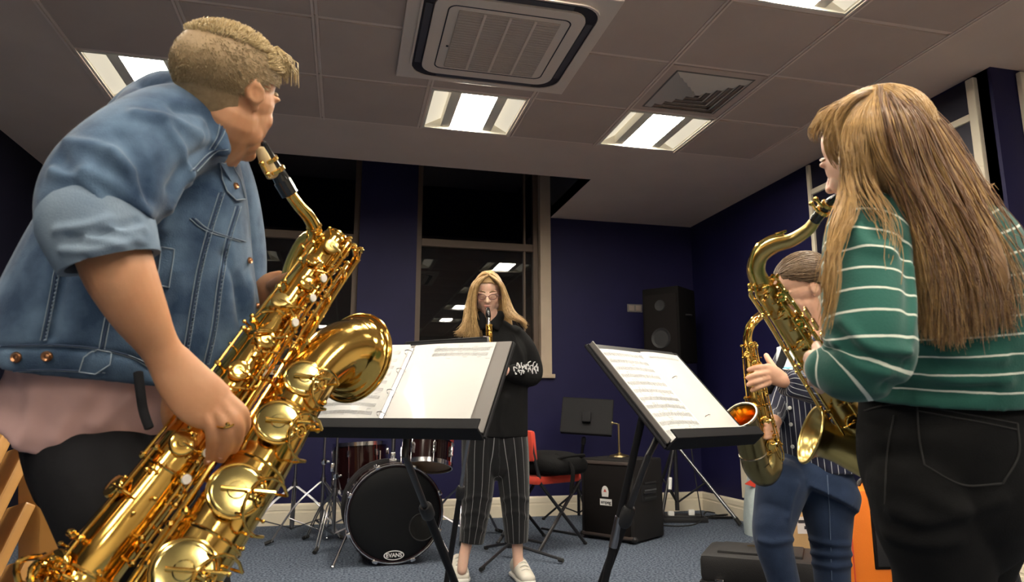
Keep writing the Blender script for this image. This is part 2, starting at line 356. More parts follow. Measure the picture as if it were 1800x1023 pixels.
# lights and units replace tiles: column, row counted from the window end
LIGHTS = [(0, 0), (3, 0), (5, 0), (0, 3), (3, 3), (5, 3), (0, 6), (3, 6), (5, 6), (0, 9), (3, 9), (5, 9), (1, 12), (4, 12)]
SKIP = set(LIGHTS) | {(5, 1)}
tm = None
def cell(i, j): return GX0+GP*(i+.5), GY1-GQ*(j+.5)
for i in range(NX):
    for j in range(NY):
        if (i, j) in SKIP: continue
        x, y = cell(i, j)
        if tm is None:
            o = MB().box((0, 0, 0), (GP-.030, GQ-.030, .016), None, .004).build('ceiling_tile', 'tile', None, False); tm = o.data; o.parent = ce
        else: o = bpy.data.objects.new('ceiling_tile', tm); COL.objects.link(o); o.parent = ce
        o.location = (x, y, .004)
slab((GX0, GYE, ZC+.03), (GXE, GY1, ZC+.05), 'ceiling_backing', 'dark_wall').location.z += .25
gm = None
for i in range(NX+1): MB().span((GX0+GP*i-.015, GYE, ZC-.007), (GX0+GP*i-.004, GY1, ZC+.02)).span((GX0+GP*i+.004, GYE, ZC-.007), (GX0+GP*i+.015, GY1, ZC+.02)).span((GX0+GP*i-.005, GYE, ZC+.003), (GX0+GP*i+.005, GY1, ZC+.02)).build('grid_bar', 'grid_metal', ce, False)
for j in range(NY+1): MB().span((GX0, GY1-GQ*j-.015, ZC-.002), (GXE, GY1-GQ*j-.003, ZC+.02)).span((GX0, GY1-GQ*j-.004, ZC+.004), (GXE, GY1-GQ*j+.015, ZC+.018)).build('grid_bar', 'grid_metal', ce, False)
# recessed fluorescent lights
LLAB = {(0, 0): 'recessed square ceiling light behind the head of the player in denim', (3, 0): 'recessed square ceiling light in front of the air conditioner',
        (5, 0): 'recessed square ceiling light in front of the square air vent', (5, 3): 'ceiling light cut off by the top edge of the picture'}
def light_unit(i, j):
    x, y = cell(i, j)
    t = thing('ceiling_light', LLAB.get((i, j), 'recessed square ceiling light behind the viewer'), 'ceiling light', (x, y, ZC), group='recessed square ceiling lights')
    return t, x, y
protoL = None
for (i, j) in LIGHTS:
    t, x, y = light_unit(i, j); hx, hy = GP/2-.016, GQ/2-.016
    if protoL is None:
        m = MB()
        for s in (-1, 1): m.span((x+s*hx, y-hy, ZC-.003), (x+s*(hx-.014), y+hy, ZC+.09)); m.span((x-hx, y+s*hy, ZC-.003), (x+hx, y+s*(hy-.012), ZC+.09))
        m.build('frame', 'lamp_white', t, False)
        MB().span((x-hx, y-hy, ZC+.09), (x+hx, y+hy, ZC+.1)).build('housing', 'lamp_white', t, False)
        for s in (-1, 1):
            a = [x+s*(hx-.014), x+s*.165]
            MB().prism([(a[0], y-hy+.012, ZC+.012), (a[0], y-hy+.012, ZC+.018), (a[1], y-hy+.012, ZC+.075), (a[1], y-hy+.012, ZC+.069)], (0, 2*hy-.024, 0)).build('reflector_wing', 'glow_wing', t, False)
            MB().span((x+s*.165, y-hy+.012, ZC+.012), (x+s*.105, y+hy-.012, ZC+.07)).build('louvre', 'lamp_white', t, False)
        MB().span((x-.105, y-hy+.012, ZC+.016), (x+.105, y+hy-.012, ZC+.024)).build('diffuser', 'diffuser', t, False)
        protoL = t
    else:
        for ch in protoL.children: tree_copy(ch, t)
# ceiling air-conditioning cassette
ax0, ax1, ay0, ay1 = .19, 1.12, 2.53, 3.445; acx, acy = (ax0+ax1)/2, (ay0+ay1)/2
t = thing('air_conditioner', 'square ceiling cassette air conditioner with rounded air slot and grille', 'air conditioner', (acx, acy, ZC))
MB().span((ax0, ay0, ZC-.028), (ax1, ay1, ZC-.003), .006).build('panel', 'ac_white', t, False)
def rrect(hx, hy, r, n=6):
    out = []
    for sx, sy, a0 in ((1, 1, 0), (-1, 1, 90), (-1, -1, 180), (1, -1, 270)):
        for q in range(n+1):
            a = math.radians(a0+90*q/n); out.append((acx+sx*(hx-r)+r*math.cos(a), acy+sy*(hy-r)+r*math.sin(a)))
    return out
def ringplate(o, i, z0, z1):
    m = MB(); n = len(o); v = [(*p, z0) for p in o]+[(*p, z0) for p in i]+[(*p, z1) for p in o]+[(*p, z1) for p in i]
    f = []
    for q in range(n):
        r = (q+1) % n; f += [(q, r, n+r, n+q), (2*n+q, 3*n+q, 3*n+r, 2*n+r), (q, 2*n+q, 2*n+r, r), (n+q, n+r, 3*n+r, 3*n+q)]
    return m.add(v, f)
ringplate(rrect(.395, .395, .11), rrect(.345, .345, .08), ZC-.034, ZC-.027).build('air_slot', 'slot_dark', t, False)
ringplate(rrect(.405, .405, .115), rrect(.395, .395, .11), ZC-.040, ZC-.027).build('slot_rim', 'ac_white', t, False)
for a, b in (((-.385, -.26), (-.352, .26)), ((.352, -.26), (.385, .26)), ((-.26, -.385), (.26, -.352)), ((-.26, .352), (.26, .385))): MB().span((acx+a[0], acy+a[1], ZC-.040), (acx+b[0], acy+b[1], ZC-.032), .003).build('louvre_flap', mat('flap_dark', (.07, .07, .085), .4), t, False)
MB().prism([(*p, ZC-.044) for p in rrect(.345, .345, .08)], (0, 0, .018)).build('inner_panel', 'ac_white', t, False)
ringplate(rrect(.285, .285, .04), rrect(.279, .279, .036), ZC-.0452, ZC-.043).build('panel_seam', 'slot_dark', t, False)
MB().span((acx-.235, acy-.25, ZC-.050), (acx+.235, acy+.25, ZC-.043), .002).build('grille', 'ac_grille', t, False)
for q in range(24): MB().span((acx-.233, acy-.245+q*.0213, ZC-.053), (acx+.233, acy-.237+q*.0213, ZC-.049)).build('grille_slat', 'ac_grille', t, False)
for q in (-1, 0, 1): MB().span((acx+q*.117-.006, acy-.25, ZC-.055), (acx+q*.117+.006, acy+.25, ZC-.05)).build('grille_bar', 'ac_white', t, False)
MB().box((acx-.245, acy+.06, ZC-.0455), (.012, .01, .004)).build('sensor', 'slot_dark', t, False)
MB().box((acx-.09, ay1-.02, ZC-.0285), (.032, .012, .002)).build('badge', mat('badge_grey', (.85, .80, .74), .4), t, False)
# square air diffuser
x, y = cell(5, 1)
t = thing('air_vent', 'square ceiling air diffuser with concentric louvres beside the ceiling light', 'air vent', (x, y, ZC))
MB().span((x-.282, y-.268, ZC-.002), (x+.282, y+.268, ZC+.004)).build('plate', 'tile', t, False)
mat('vent_grey', (.62, .56, .50), .5); mat('vent_shadow', (.16, .145, .13), .6)
for q, h in enumerate((.225, .18, .135, .09, .045)):
    m = MB()
    for s in (-1, 1):
        m.prism([(x-h, y+s*h*.95, ZC-.004), (x+h, y+s*h*.95, ZC-.004), (x+h-.03, y+s*(h-.03)*.95, ZC-.022), (x-h+.03, y+s*(h-.03)*.95, ZC-.022)], (0, 0, .002))
        m.prism([(x+s*h, y-h*.95, ZC-.004), (x+s*h, y+h*.95, ZC-.004), (x+s*(h-.03), y+(h-.03)*.95, ZC-.022), (x+s*(h-.03), y-(h-.03)*.95, ZC-.022)], (0, 0, .002))
    m.build('louvre_ring', 'vent_grey', t, False)
    ro = [(x+a*(h+.010), y+b*(h+.010)*.95) for a, b in ((1, 1), (-1, 1), (-1, -1), (1, -1))]; ri = [(x+a*h, y+b*h*.95) for a, b in ((1, 1), (-1, 1), (-1, -1), (1, -1))]
    ringplate(ro, ri, ZC-.0045, ZC-.0015).build('vent_gap', 'vent_shadow', t, False)
# ---------------------------------------------------------------- things at the back of the room
mat('drum_red', (.016, .004, .004), .12, coat=.4, noise=(4, (.008, .002, .002), .3, .7))
mat('drum_head', (.004, .0045, .006), .5, spec=.2, bump=(9, .2, .004))
mat('drum_skin', (.34, .21, .12), .5)
mat('print_white', (.75, .75, .75), .6)
mat('seat_red', (.62, .045, .02), .85, bump=(200, .4, .002), sheen=.2)
mat('cloth_black', (.006, .006, .0065), .9, bump=(120, .5, .003), spec=.2)
mat('cab_vinyl', (.011, .0095, .0095), .65, bump=(300, .6, .002), spec=.4)
mat('cab_grille', (.011, .0095, .0095), .95, bump=(500, .7, .002), spec=.06)
mat('sticker_white', (.72, .70, .68), .6); mat('sticker_red', (.5, .08, .06), .6); mat('ink', (.03, .03, .035), .7)
Z1 = np.array([0, 0, 1.0])
# bass drum -------------------------------------------------------
bc = W(694, 901, 4.06); bc[2] = .292; ax = nrm([.06, -1, .0]); R = .285
t = thing('bass_drum', 'black bass drum with chrome claws and an oval logo on its front head', 'drum', (bc[0], bc[1], 0))
MB().lathe([(R-.012, -.42), (R-.012, -.0)], bc, ax, 48).build('shell', 'drum_red', t)
for s in (0, -.42): MB().lathe([(R-.016, s-.022), (R+.004, s-.022), (R+.004, s+.018), (R-.016, s+.018)], bc, ax, 56, close=True).build('hoop', 'black_plastic' if s else 'drum_red', t); 
MB().ring(bc+ax*.019, ax, R-.004, .0045, 56).ring(bc-ax*.023, ax, R+.003, .0035, 56).ring(bc-ax*.05, ax, R-.004, .004, 56).build('hoop_trim', 'chrome', t)
hd = MB().lathe([(.0, .012), (R*.6, .013), (R-.03, .012), (R-.014, .006)], bc, ax, 56).build('front_head', 'drum_head', t)
MB().lathe([(R-.02, -.40), (.0, -.405)], bc, ax, 40).build('rear_head', 'drum_head', t)
bx = nrm(np.cross(Z1, ax)); bx = bx if bx @ rt > 0 else -bx
pc = bc+ax*.0135+bx*.165-Z1*.085
MB().lathe([(.0, .0), (.078, .0)], pc, ax, 28).build('port_hole', 'rubber', hd); MB().ring(pc, ax, .079, .004, 28).build('port_ring', 'black_plastic', hd)
lc = bc+ax*.0148-Z1*.236
for (r, h, m, zo) in ((.060, .027, 'print_white', 0), (.054, .022, 'drum_head', .0006)):
    a = np.linspace(0, 2*np.pi, 32, endpoint=False); MB().prism([lc+ax*zo+bx*r*math.cos(q)+Z1*h*math.sin(q) for q in a], ax*.0008).build('logo_oval', m, hd, False)
text('logo_lettering', 'EVANS', .031, 'print_white', hd, lc+ax*.0018, bx, Z1, .0004, bold=.0008)
for q in range(8):
    a = 2*math.pi*(q+.5)/8; d = bx*math.cos(a)+Z1*math.sin(a)
    MB().box(bc+ax*.0+d*(R+.002), (.03, .055, .022), np.c_[np.cross(ax, d), ax, d], .005).tube([bc-ax*.02+d*(R+.012), bc-ax*.12+d*(R+.01)], .0035, 6).box(bc-ax*.14+d*(R-.002), (.02, .05, .026), np.c_[np.cross(ax, d), ax, d], .006).build('claw', 'chrome', t)
for s in (-1, 1):
    a = bc-ax*.10+bx*s*R*.9-Z1*.1; b = bc+ax*.02+bx*s*(R*1.22); b[2] = .012
    MB().tube([a, b], .008, 8).box(a, (.03, .04, .04), None, .006).ell(b, (.014, .014, .012)).build('spur', 'chrome', t)
pb = bc-ax*.16+Z1*(R-.005)
MB().box(pb+Z1*.012, (.05, .07, .03), None, .006).box(pb+Z1*.045, (.032, .04, .04), None, .006).build('tom_mount', 'chrome', t); MB().tube([pb+Z1*.03, pb+Z1*.2], .013, 10).build('mount_post', 'steel', t)
# toms --------------------------------------------------------------
def drum(name, label, c, axis, R, L, group=None, skin='drum_skin', lugs=6, loc=None, shell='drum_red'):
    A = nrm(axis); t = thing(name, label, 'drum', loc if loc is not None else (c[0], c[1], c[2]-L/2), group=group)
    MB().lathe([(R, -L/2), (R, L/2)], c, A, 36).build('shell', shell, t)
    MB().lathe([(0, L/2+.004), (R-.004, L/2+.002)], c, A, 36).build('drum_head', mat('coated_head', (.06, .05, .05), .5), t); MB().lathe([(0, -L/2-.004), (R-.004, -L/2-.002)], c, A, 36).build('drum_head', skin, t)
    for s in (-1, 1):
        MB().lathe([(R+.002, s*L/2-.014), (R+.010, s*L/2-.014), (R+.010, s*L/2+.012), (R+.002, s*L/2+.012)], c, A, 36, close=True).build('hoop', 'chrome', t)
    U = nrm(np.cross(A, [1, .3, 0])); V = np.cross(A, U)
    for q in range(lugs):
        a = 2*math.pi*q/lugs+.3; d = U*math.cos(a)+V*math.sin(a); p = c+d*(R+.008)
        MB().box(p+A*(L/2-.065), (.018, .02, .045), np.c_[np.cross(A, d), d, A], .005).box(p-A*(L/2-.065), (.018, .02, .045), np.c_[np.cross(A, d), d, A], .005).tube([p+A*(L/2+.012), p-A*(L/2+.012)], .003, 6).build('lug', 'chrome', t)
    return t
c = W(634, 820, 4.95); t = drum('tom_drum', 'deep dark red tom drum with chrome hoops left of the bass drum', c, (-.05, .06, 1), .186, .32)
for a in (0, 1, 2):
    d = np.array([math.cos(a*2.1+3.3), math.sin(a*2.1+3.3), 0]); p = c+d*.199
    MB().tube([p+Z1*.12, p-Z1*.1, [p[0]+d[0]*.02, p[1]+d[1]*.02, .01]], .0075, 8).box(p, (.03, .03, .06), None, .006).ell([p[0]+d[0]*.02, p[1]+d[1]*.02, .012], (.013, .013, .012)).build('leg', 'chrome', t)
c = W(752, 797, 4.22); t = drum('tom_drum', 'small shallow tom with brown underside mounted above the bass drum', c, (.10, .32, 1), .150, .15, lugs=7)
pq = np.array(pb)+Z1*.19
MB().tube([pq, c-nrm(c-pq)*.14], .010, 8).box(pq, (.035, .035, .05), None, .008).build('mount_arm', 'chrome', t)
# hardware stands -----------------------------------------------------
def tripod_stand(label, foot, legh, spread, rot, top, group, m='steel', cross=True, low=.07, name='cymbal_stand', tip=True):
    x, y = foot[:2]; t = thing(name, label, 'stand', (x, y, 0), group=group)
    MB().tube([(x, y, low), (x, y, legh+.05)], .0125, 10).lathe([(.018, legh-.02), (.022, legh), (.018, legh+.03)], (x, y, 0), Z1, 14).build('lower_tube', m, t)
    MB().tube([(x, y, legh), (x, y, top)], .009, 10).build('upper_tube', m, t)
    MB().lathe([(.014, top*.6), (.02, top*.6+.01), (.02, top*.6+.035), (.014, top*.6+.04)], (x, y, 0), Z1, 12).box((x+.026, y, top*.6+.02), (.03, .008, .016), None, .003).build('height_clamp', 'chrome', t)
    if tip: MB().tube([(x, y, top), (x, y, top+.06)], .004, 6).lathe([(.012, 0), (.016, .006), (.008, .012)], (x, y, top+.01), Z1, 12).build('tilter', 'chrome', t)
    for q in range(3):
        a = rot+q*2*math.pi/3; d = np.array([math.cos(a), math.sin(a), 0]); h = np.array([x, y, legh]); e = np.array([x, y, .012])+d*spread; mdd = (h+e)/2+Z1*.045
        lg = MB()
        for s in (-1, 1):
            o = np.cross(d, Z1)*.009*s; lg.tube([h+d*.015+o, mdd+o, e+o-d*.03+Z1*.01], .005, 6, k=4)
        if cross:
            for s in (-1, 1):
                o = np.cross(d, Z1)*.007*s; lg.tube([np.array([x, y, low])+o, h*.38+e*.62+Z1*.01+o], .0045, 6)
        ob = lg.build('leg', m, t)
        MB().tube([e-d*.045+Z1*.018, e+d*.01], .0125, 8).build('rubber_foot', 'rubber', ob)
    return t
p = Wz(513, 947, 0); tripod_stand('chrome cymbal stand nearest the left, its tripod beside the drums', p, .36, .40, math.radians(215), .86, 'drum hardware stands')
p = Wz(563, 951, 0); tripod_stand('chrome cymbal stand whose tall tube rises just left of the dark red tom', p, .40, .36, math.radians(75), .86, 'drum hardware stands')
p = Wz(585, 958, 0); tripod_stand('low chrome snare stand squeezed between the tom and the bass drum', p, .34, .31, math.radians(250), .72, 'drum hardware stands')
p = Wz(812, 945, 0); tripod_stand('thin chrome hi-hat stand right of the bass drum behind the striped trousers', p, .36, .33, math.radians(20), .60, 'drum hardware stands')
# tripod foot behind the woman in the middle
bp_ = Wz(896, 980, 0); t = thing('microphone_stand', 'black tripod microphone stand on the carpet behind the striped trousers', 'stand', (bp_[0], bp_[1], 0))
MB().tube([bp_+Z1*.08, bp_+Z1*.95], .010, 10).build('pole', 'black_metal', t); MB().lathe([(.03, .06), (.034, .08), (.03, .11), (.014, .13)], bp_, Z1, 14).build('hub', 'black_plastic', t)
for u, v in ((845, 1004), (990, 988), (853, 965)):
    e = Wz(u, v, .012); MB().tube([bp_+Z1*.085, e+Z1*.012], .009, 8).build('leg', 'black_metal', t); MB().tube([e+(bp_-e)*.08+Z1*.012, e+Z1*.008], .013, 8).build('rubber_foot', 'rubber', t)
MB().tube([bp_+Z1*.93, bp_+np.array([.10, .12, 1.10])], .007, 8).build('boom', 'black_metal', t)
# chair with a bag on it -----------------------------------------------
cc = np.array([1.31, 4.66, 0]); rz = math.radians(-62)
t = thing('chair', 'black framed stacking chair with red seat and red backrest beside the amplifier', 'chair', cc, rz)
cX = np.array([math.cos(rz), math.sin(rz), 0]); cY = np.array([-math.sin(rz), math.cos(rz), 0]); CM = np.c_[cX, cY, Z1]
def cp(x, y, z): return cc+cX*x+cY*y+Z1*z
MB().box(cp(0, 0, .445), (.42, .42, .055), CM, .02).build('seat', 'seat_red', t)
MB().box(cp(0, -.225, .665), (.40, .045, .20), np.c_[cX, nrm(cY-Z1*.0), nrm(Z1-cY*.12)], .02).build('backrest', 'seat_red', t)
for sx in (-1, 1):
    MB().tube([cp(.2*sx, .20, .43), cp(.2*sx, -.19, .012)], .0115, 8).ell(cp(.2*sx, -.19, .012), (.016, .016, .012)).build('leg', 'black_metal', t); MB().tube([cp(.2*sx, -.18, .43), cp(.2*sx, .24, .012)], .0115, 8).ell(cp(.2*sx, .24, .012), (.016, .016, .012)).build('leg', 'black_metal', t)
    MB().tube([cp(.2*sx, -.17, .42), cp(.19*sx, -.225, .62), cp(.185*sx, -.24, .755)], .0115, 8).build('back_post', 'black_metal', t)
MB().tube([cp(-.2, .22, .06), cp(.2, .22, .06)], .009, 8).tube([cp(-.2, -.16, .06), cp(.2, -.16, .06)], .009, 8).build('stretcher', 'black_metal', t)
bg = cp(.03, .0, .4735)
t = thing('equipment_bag', 'flat black padded bag lying on the red chair seat', 'bag', bg, rz)
MB().limb([(*(bg+cX*-.30+Z1*.065), .15, .060), (*(bg+cX*-.1+Z1*.075), .20, .073), (*(bg+cX*.14+Z1*.075), .20, .073), (*(bg+cX*.27+Z1*.06), .16, .055)], 5, 24, 'round', False, ref=(0, 0, 1), power=3.2).build('body', 'cloth_black', t)
MB().tube([bg+cX*-.38+cY*.17+Z1*.08, bg+cX*-.1+cY*.212+Z1*.09, bg+cX*.2+cY*.205+Z1*.085], .004, 6, k=5).build('zip', 'steel', t); MB().tube([bg+cX*.26-cY*.10+Z1*.11, bg+cX*.33-cY*.07+Z1*.13, bg+cX*.33+cY*.07+Z1*.13, bg+cX*.26+cY*.10+Z1*.11], .010, 8, k=5).build('handle', 'cloth_black', t)
MB().tube([bg+cX*.20-cY*.06+Z1*.13, bg+cX*.335-cY*.05+Z1*.06, bg+cX*.325-cY*.05-Z1*.10], .014, 8, k=5).build('strap', 'cloth_black', t)
# bass amplifier ----------------------------------------------------------
aL, aM, aR = Wz(1025, 945, 0), Wz(1114, 958, 0), Wz(1160, 946, 0); fX = nrm(aM-aL); fY = np.array([-fX[1], fX[0], 0]); wA = np.linalg.norm(aM-aL); dA = .40; hA = .545
ca = aL+fX*wA/2+fY*dA/2; AM_ = np.c_[fX, fY, Z1]
t = thing('bass_amplifier', 'black speaker cabinet with two white stickers on its grille', 'amplifier', (ca[0], ca[1], 0), math.atan2(fX[1], fX[0]))
MB().box(ca+Z1*(hA/2+.012), (wA+.02, dA, hA), AM_, .014).build('cabinet', 'cab_vinyl', t)
MB().box(ca-fY*(dA/2+.003)+Z1*(hA/2+.004), (wA-.035, .014, hA-.075), AM_, .006).build('grille_cloth', 'cab_grille', t)
for z in (.038, hA-.016): MB().box(ca-fY*(dA/2+.004)+Z1*z, (wA+.0, .018, .022), AM_, .006).build('trim_strip', mat('piping_brown', (.06, .045, .04), .5), t)
for sx in (-1, 1):
    for sy in (-1, 1): MB().lathe([(.022, 0), (.018, .016)], ca+fX*sx*(wA/2-.04)+fY*sy*(dA/2-.04), Z1, 12).build('foot', 'rubber', t)
    for sz in (.03, hA): MB().ell(ca+fX*sx*(wA/2+.004)-fY*(dA/2-.008)+Z1*sz, (.022, .022, .022)).build('corner_cap', 'black_plastic', t)
MB().box(ca+fX*(wA/2+.012)+Z1*(hA*.6), (.006, .20, .11), AM_, .002).build('side_handle', 'black_plastic', t); MB().tube([ca+fX*(wA/2+.016)+fY*.08+Z1*hA*.6, ca+fX*(wA/2+.035)+Z1*hA*.6, ca+fX*(wA/2+.016)-fY*.08+Z1*hA*.6], .010, 8, k=5).build('handle_grip', 'black_plastic', t)
for q in range(3): MB().box(ca+fX*(wA/2+.014)+fY*.02+Z1*(hA*.72-.05*q), (.005, .16, .012), AM_).build('side_slot', 'steel' if q == 1 else 'black_metal', t)
sc = ca-fY*(dA/2+.0112)
a1 = sc-fX*.005+Z1*.335; rr = [(-.026, -.036), (.026, -.036), (.03, 0), (.022, .025), (.008, .037), (-.008, .037), (-.022, .025), (-.03, 0)]
st = MB().prism([a1+fX*x+Z1*z for x, z in rr], -fY*.0008).build('mascot_sticker', 'sticker_white', t, False); tag(st, 'rounded white sticker with a small red mark')
MB().prism([a1-fY*.0012+fX*x+Z1*z for x, z in ((-.013, -.004), (.013, -.004), (0, .018))], -fY*.0006).build('sticker_mark', 'sticker_red', st, False)
a2 = sc-fX*.0+Z1*.262; st = MB().box(a2, (.098, .001, .044), AM_).build('name_sticker', 'sticker_white', t, False); text('sticker_lettering', 'ampeg', .032, 'ink', st, a2-fY*.001, fX, Z1, .0004, bold=.0008)
# small desk stand and music stand behind the amplifier
dp = ca+fY*.07+fX*-.06; zt = hA+.0125
t = thing('desk_stand', 'short brass coloured desk stand on top of the black speaker cabinet', 'stand', (dp[0], dp[1], zt))
mat('brass_dull', (.42, .33, .18), .35, 1.0)
MB().lathe([(.075, 0), (.072, .010), (.02, .022), (.012, .03)], dp+Z1*zt, Z1, 24).build('base', 'brass_dull', t); MB().tube([dp+Z1*(zt+.02), dp+Z1*(zt+.24)], .008, 10).build('stem', 'brass_dull', t); MB().tube([dp+Z1*(zt+.235), dp+Z1*(zt+.245)-fX*.05], .006, 8).ell(dp+Z1*(zt+.245)-fX*.055, (.012, .012, .012)).build('clip', 'brass_dull', t)
# ---------------------------------------------------------------- music stands
mat('stand_black', (.010, .010, .012), .6, spec=.14); mat('desk_grey', (.17, .155, .145), .5)
mat('paper', (.66, .66, .645), .7, spec=.25); mat('sleeve_gloss', (.64, .64, .625), .4, coat=.08, spec=.3, noise=(4, (.58, .58, .565), .35, .65)); mat('print_grey', (.48, .49, .50), .8); mat('binder_black', (.02, .02, .022), .35)
def desk_axes(BL, BR, TL):
    E = BR-BL; w = np.linalg.norm(E); E = E/w; U = TL-BL; U = U-E*(U@E); h = np.linalg.norm(U); U /= h; N = np.cross(E, U)
    return BL, E, U, N, w, h
def music_stand(label, BL, BR, TL, foot, lip=.045, pole_top=None, legs=None, m='stand_black', flip=1, hubz=.32, up_m='black_metal'):
    O, E, U, N, w, h = desk_axes(BL, BR, TL); N = N*flip           # N is the reading side
    t = thing('music_stand', label, 'music stand', (foot[0], foot[1], 0)); M = np.c_[E, U, N]
    MB().box(O+E*w/2+U*h/2-N*.004, (w, h, .006), M, .002).build('desk', m, t, False)
    MB().box(O+E*w/2-U*.003+N*(lip/2-.006), (w, .006, lip), M, .002).box(O+E*w/2+U*.010+N*(lip-.008), (w, .026, .004), M, .0015).build('tray', m, t, False)
    mr = MB()
    for a, b in (((0, 0), (0, 1)), ((1, 0), (1, 1)), ((0, 1), (1, 1))): mr.tube([O+E*w*a[0]+U*h*a[1]-N*.004, O+E*w*b[0]+U*h*b[1]-N*.004], .005, 8)
    mr.build('rim', m, t)
    c = O+E*w/2+U*h*.42-N*.03; f = np.array([foot[0], foot[1], .0])
    MB().box(c, (.07, .09, .045), M, .008).build('tilt_bracket', m, t); MB().lathe([(.016, 0), (.02, .01), (.016, .03)], c, E, 12).build('tilt_knob', 'black_plastic', t)
    hub = f+Z1*hubz; pt = np.array(pole_top) if pole_top is not None else c
    MB().tube([c, pt, hub+(pt-hub)*.35], .009, 10).build('upper_pole', up_m, t)
    MB().tube([pt+(hub-pt)*.35, hub, f+Z1*.05], .0125, 10).build('lower_pole', m, t)
    q = pt+(hub-pt)*.36; A = nrm(hub-pt); MB().lathe([(.014, -.03), (.019, -.02), (.019, .02), (.014, .03)], q, A, 14).build('height_clutch', 'black_plastic', t)
    for i in range(3):
        a = (legs or 0)+i*2*math.pi/3; d = np.array([math.cos(a), math.sin(a), 0]); e = f+d*.30+Z1*.012
        MB().tube([hub-Z1*.06, e], .0085, 8).tube([f+Z1*.07, (hub-Z1*.06)*.45+e*.55], .006, 6).ell(e, (.016, .016, .012)).build('leg', m, t)
    return t, (O, E, U, N, w, h)
def sheet(t, ax, x0, x1, y0, y1, z, name='sheet', m='paper', curl=.004, th=.0008):
    """a page lying on the desk, its middle lifted a little"""
    O, E, U, N, w, h = ax; v = []; f = []; nx, ny = 10, 4
    for s in (0, th):
        for j in range(ny+1):
            for i in range(nx+1):
                p = i/nx; q = j/ny; v.append(O+E*(x0+(x1-x0)*p)+U*(y0+(y1-y0)*q)+N*(z+s+curl*math.sin(math.pi*p)*(.6+.4*math.sin(3*q+2*p))))
    k = (nx+1)*(ny+1)
    for j in range(ny):
        for i in range(nx):
            a = j*(nx+1)+i; f += [(a, a+1, a+nx+2, a+nx+1), (k+a, k+a+nx+1, k+a+nx+2, k+a+1)]
    edge = [i for i in range(nx+1)]+[j*(nx+1)+nx for j in range(1, ny+1)]+[ny*(nx+1)+i for i in range(nx-1, -1, -1)]+[j*(nx+1) for j in range(ny-1, 0, -1)]
    for a, b in zip(edge, edge[1:]+edge[:1]): f.append((a, a+k, b+k, b))
    return MB().add(v, f).build(name, m, t), (lambda p, q, l=0: O+E*(x0+(x1-x0)*p)+U*(y0+(y1-y0)*q)+N*(z+th+l+curl*math.sin(math.pi*p)*(.6+.4*math.sin(3*q+2*p))))
def staves(fn, N, E, U, page, rows, seed, x0=.06, x1=.94, gap=.0032, notes=26, dark='print_grey', lw=.00045):
    """printed music: five lines to a stave, with note heads and stems"""
    r = random.Random(seed); m = MB(); nm = MB()
    for q in rows:
        for l in range(5):
            pts = [fn(x0+(x1-x0)*i/8, q, .0003)+U*(l-2)*gap for i in range(9)]; m.tube(pts, lw, 4)
        for i in range(notes):
            p = x0+(x1-x0)*(i+.5+r.uniform(-.3, .3))/notes; c = fn(p, q, .0004)+U*gap*r.uniform(-2.2, 2.2); s = r.choice((-1, 1))
            nm.box(c, (.0034, .0026, .0004), np.c_[E, U, N]); nm.box(c+E*.0015*s+U*s*.005, (.0007, .010, .0004), np.c_[E, U, N])
            if i % 3 == 0: nm.box(c+E*.006+U*s*.0098, (.012, .0014, .0004), np.c_[E, U, N])
    m.build('stave_lines', dark, page, False); nm.build('note_print', dark, page, False)
# large stand in the middle foreground
t, ax = music_stand('black music stand in the foreground holding an open white binder beside the golden bell', W(530, 763, 1.75), W(850, 768, 1.55), W(530, 763, 1.75)+W(900, 602, 1.75)-W(850, 768, 1.55), Wz(800, 1220, 0), pole_top=W(712, 800, 1.70), legs=.4)
O, E, U, N, w, h = ax
bi = thing('ring_binder', 'open white ring binder with a nearly blank right page on the front music stand', 'binder', O+N*.0, group=None)
MB().box(O+E*(w*.53)+U*(h*.5+.004)+N*.0035, (w*.93, h*.97, .004), np.c_[E, U, N], .001).build('cover', 'desk_grey', bi, False)
pw = w*.425
pgL, fL = sheet(bi, ax, w*.02, w*.418, .006, h*.99, .008, 'page', 'sleeve_gloss', .012); pgR, fR = sheet(bi, ax, w*.452, w*.915, .006, h*.985, .008, 'page', 'sleeve_gloss', .008)
for q in range(4): sheet(bi, ax, w*.02+.002*q, w*.424-.003*q, .006, h*(.98+.012*q), .006-.001*q, 'page', 'paper', .011)
for q in range(3): sheet(bi, ax, w*.449-.002*q, w*.912, .006, h*.98, .0065-.001*q, 'page', 'paper', .007)
staves(fR, N, E, U, pgR, (.92, .855), 3, .28, .95, .0022, 22); staves(fL, N, E, U, pgL, [.9-.09*i for i in range(9)], 4, .1, .9, .0022, 14, mat('print_faint', (.62, .63, .64), .8))
for q in (.18, .42, .66, .88):
    c = O+E*(w*.437)+U*(h*q)+N*.012; MB().ring(c, U, .013, .0013, 16).build('ring', 'chrome', bi)
MB().box(O+E*(w*.437)+U*(h*.5)+N*.007, (.012, h*.9, .004), np.c_[E, U, N], .001).build('ring_spine', 'steel', bi, False)
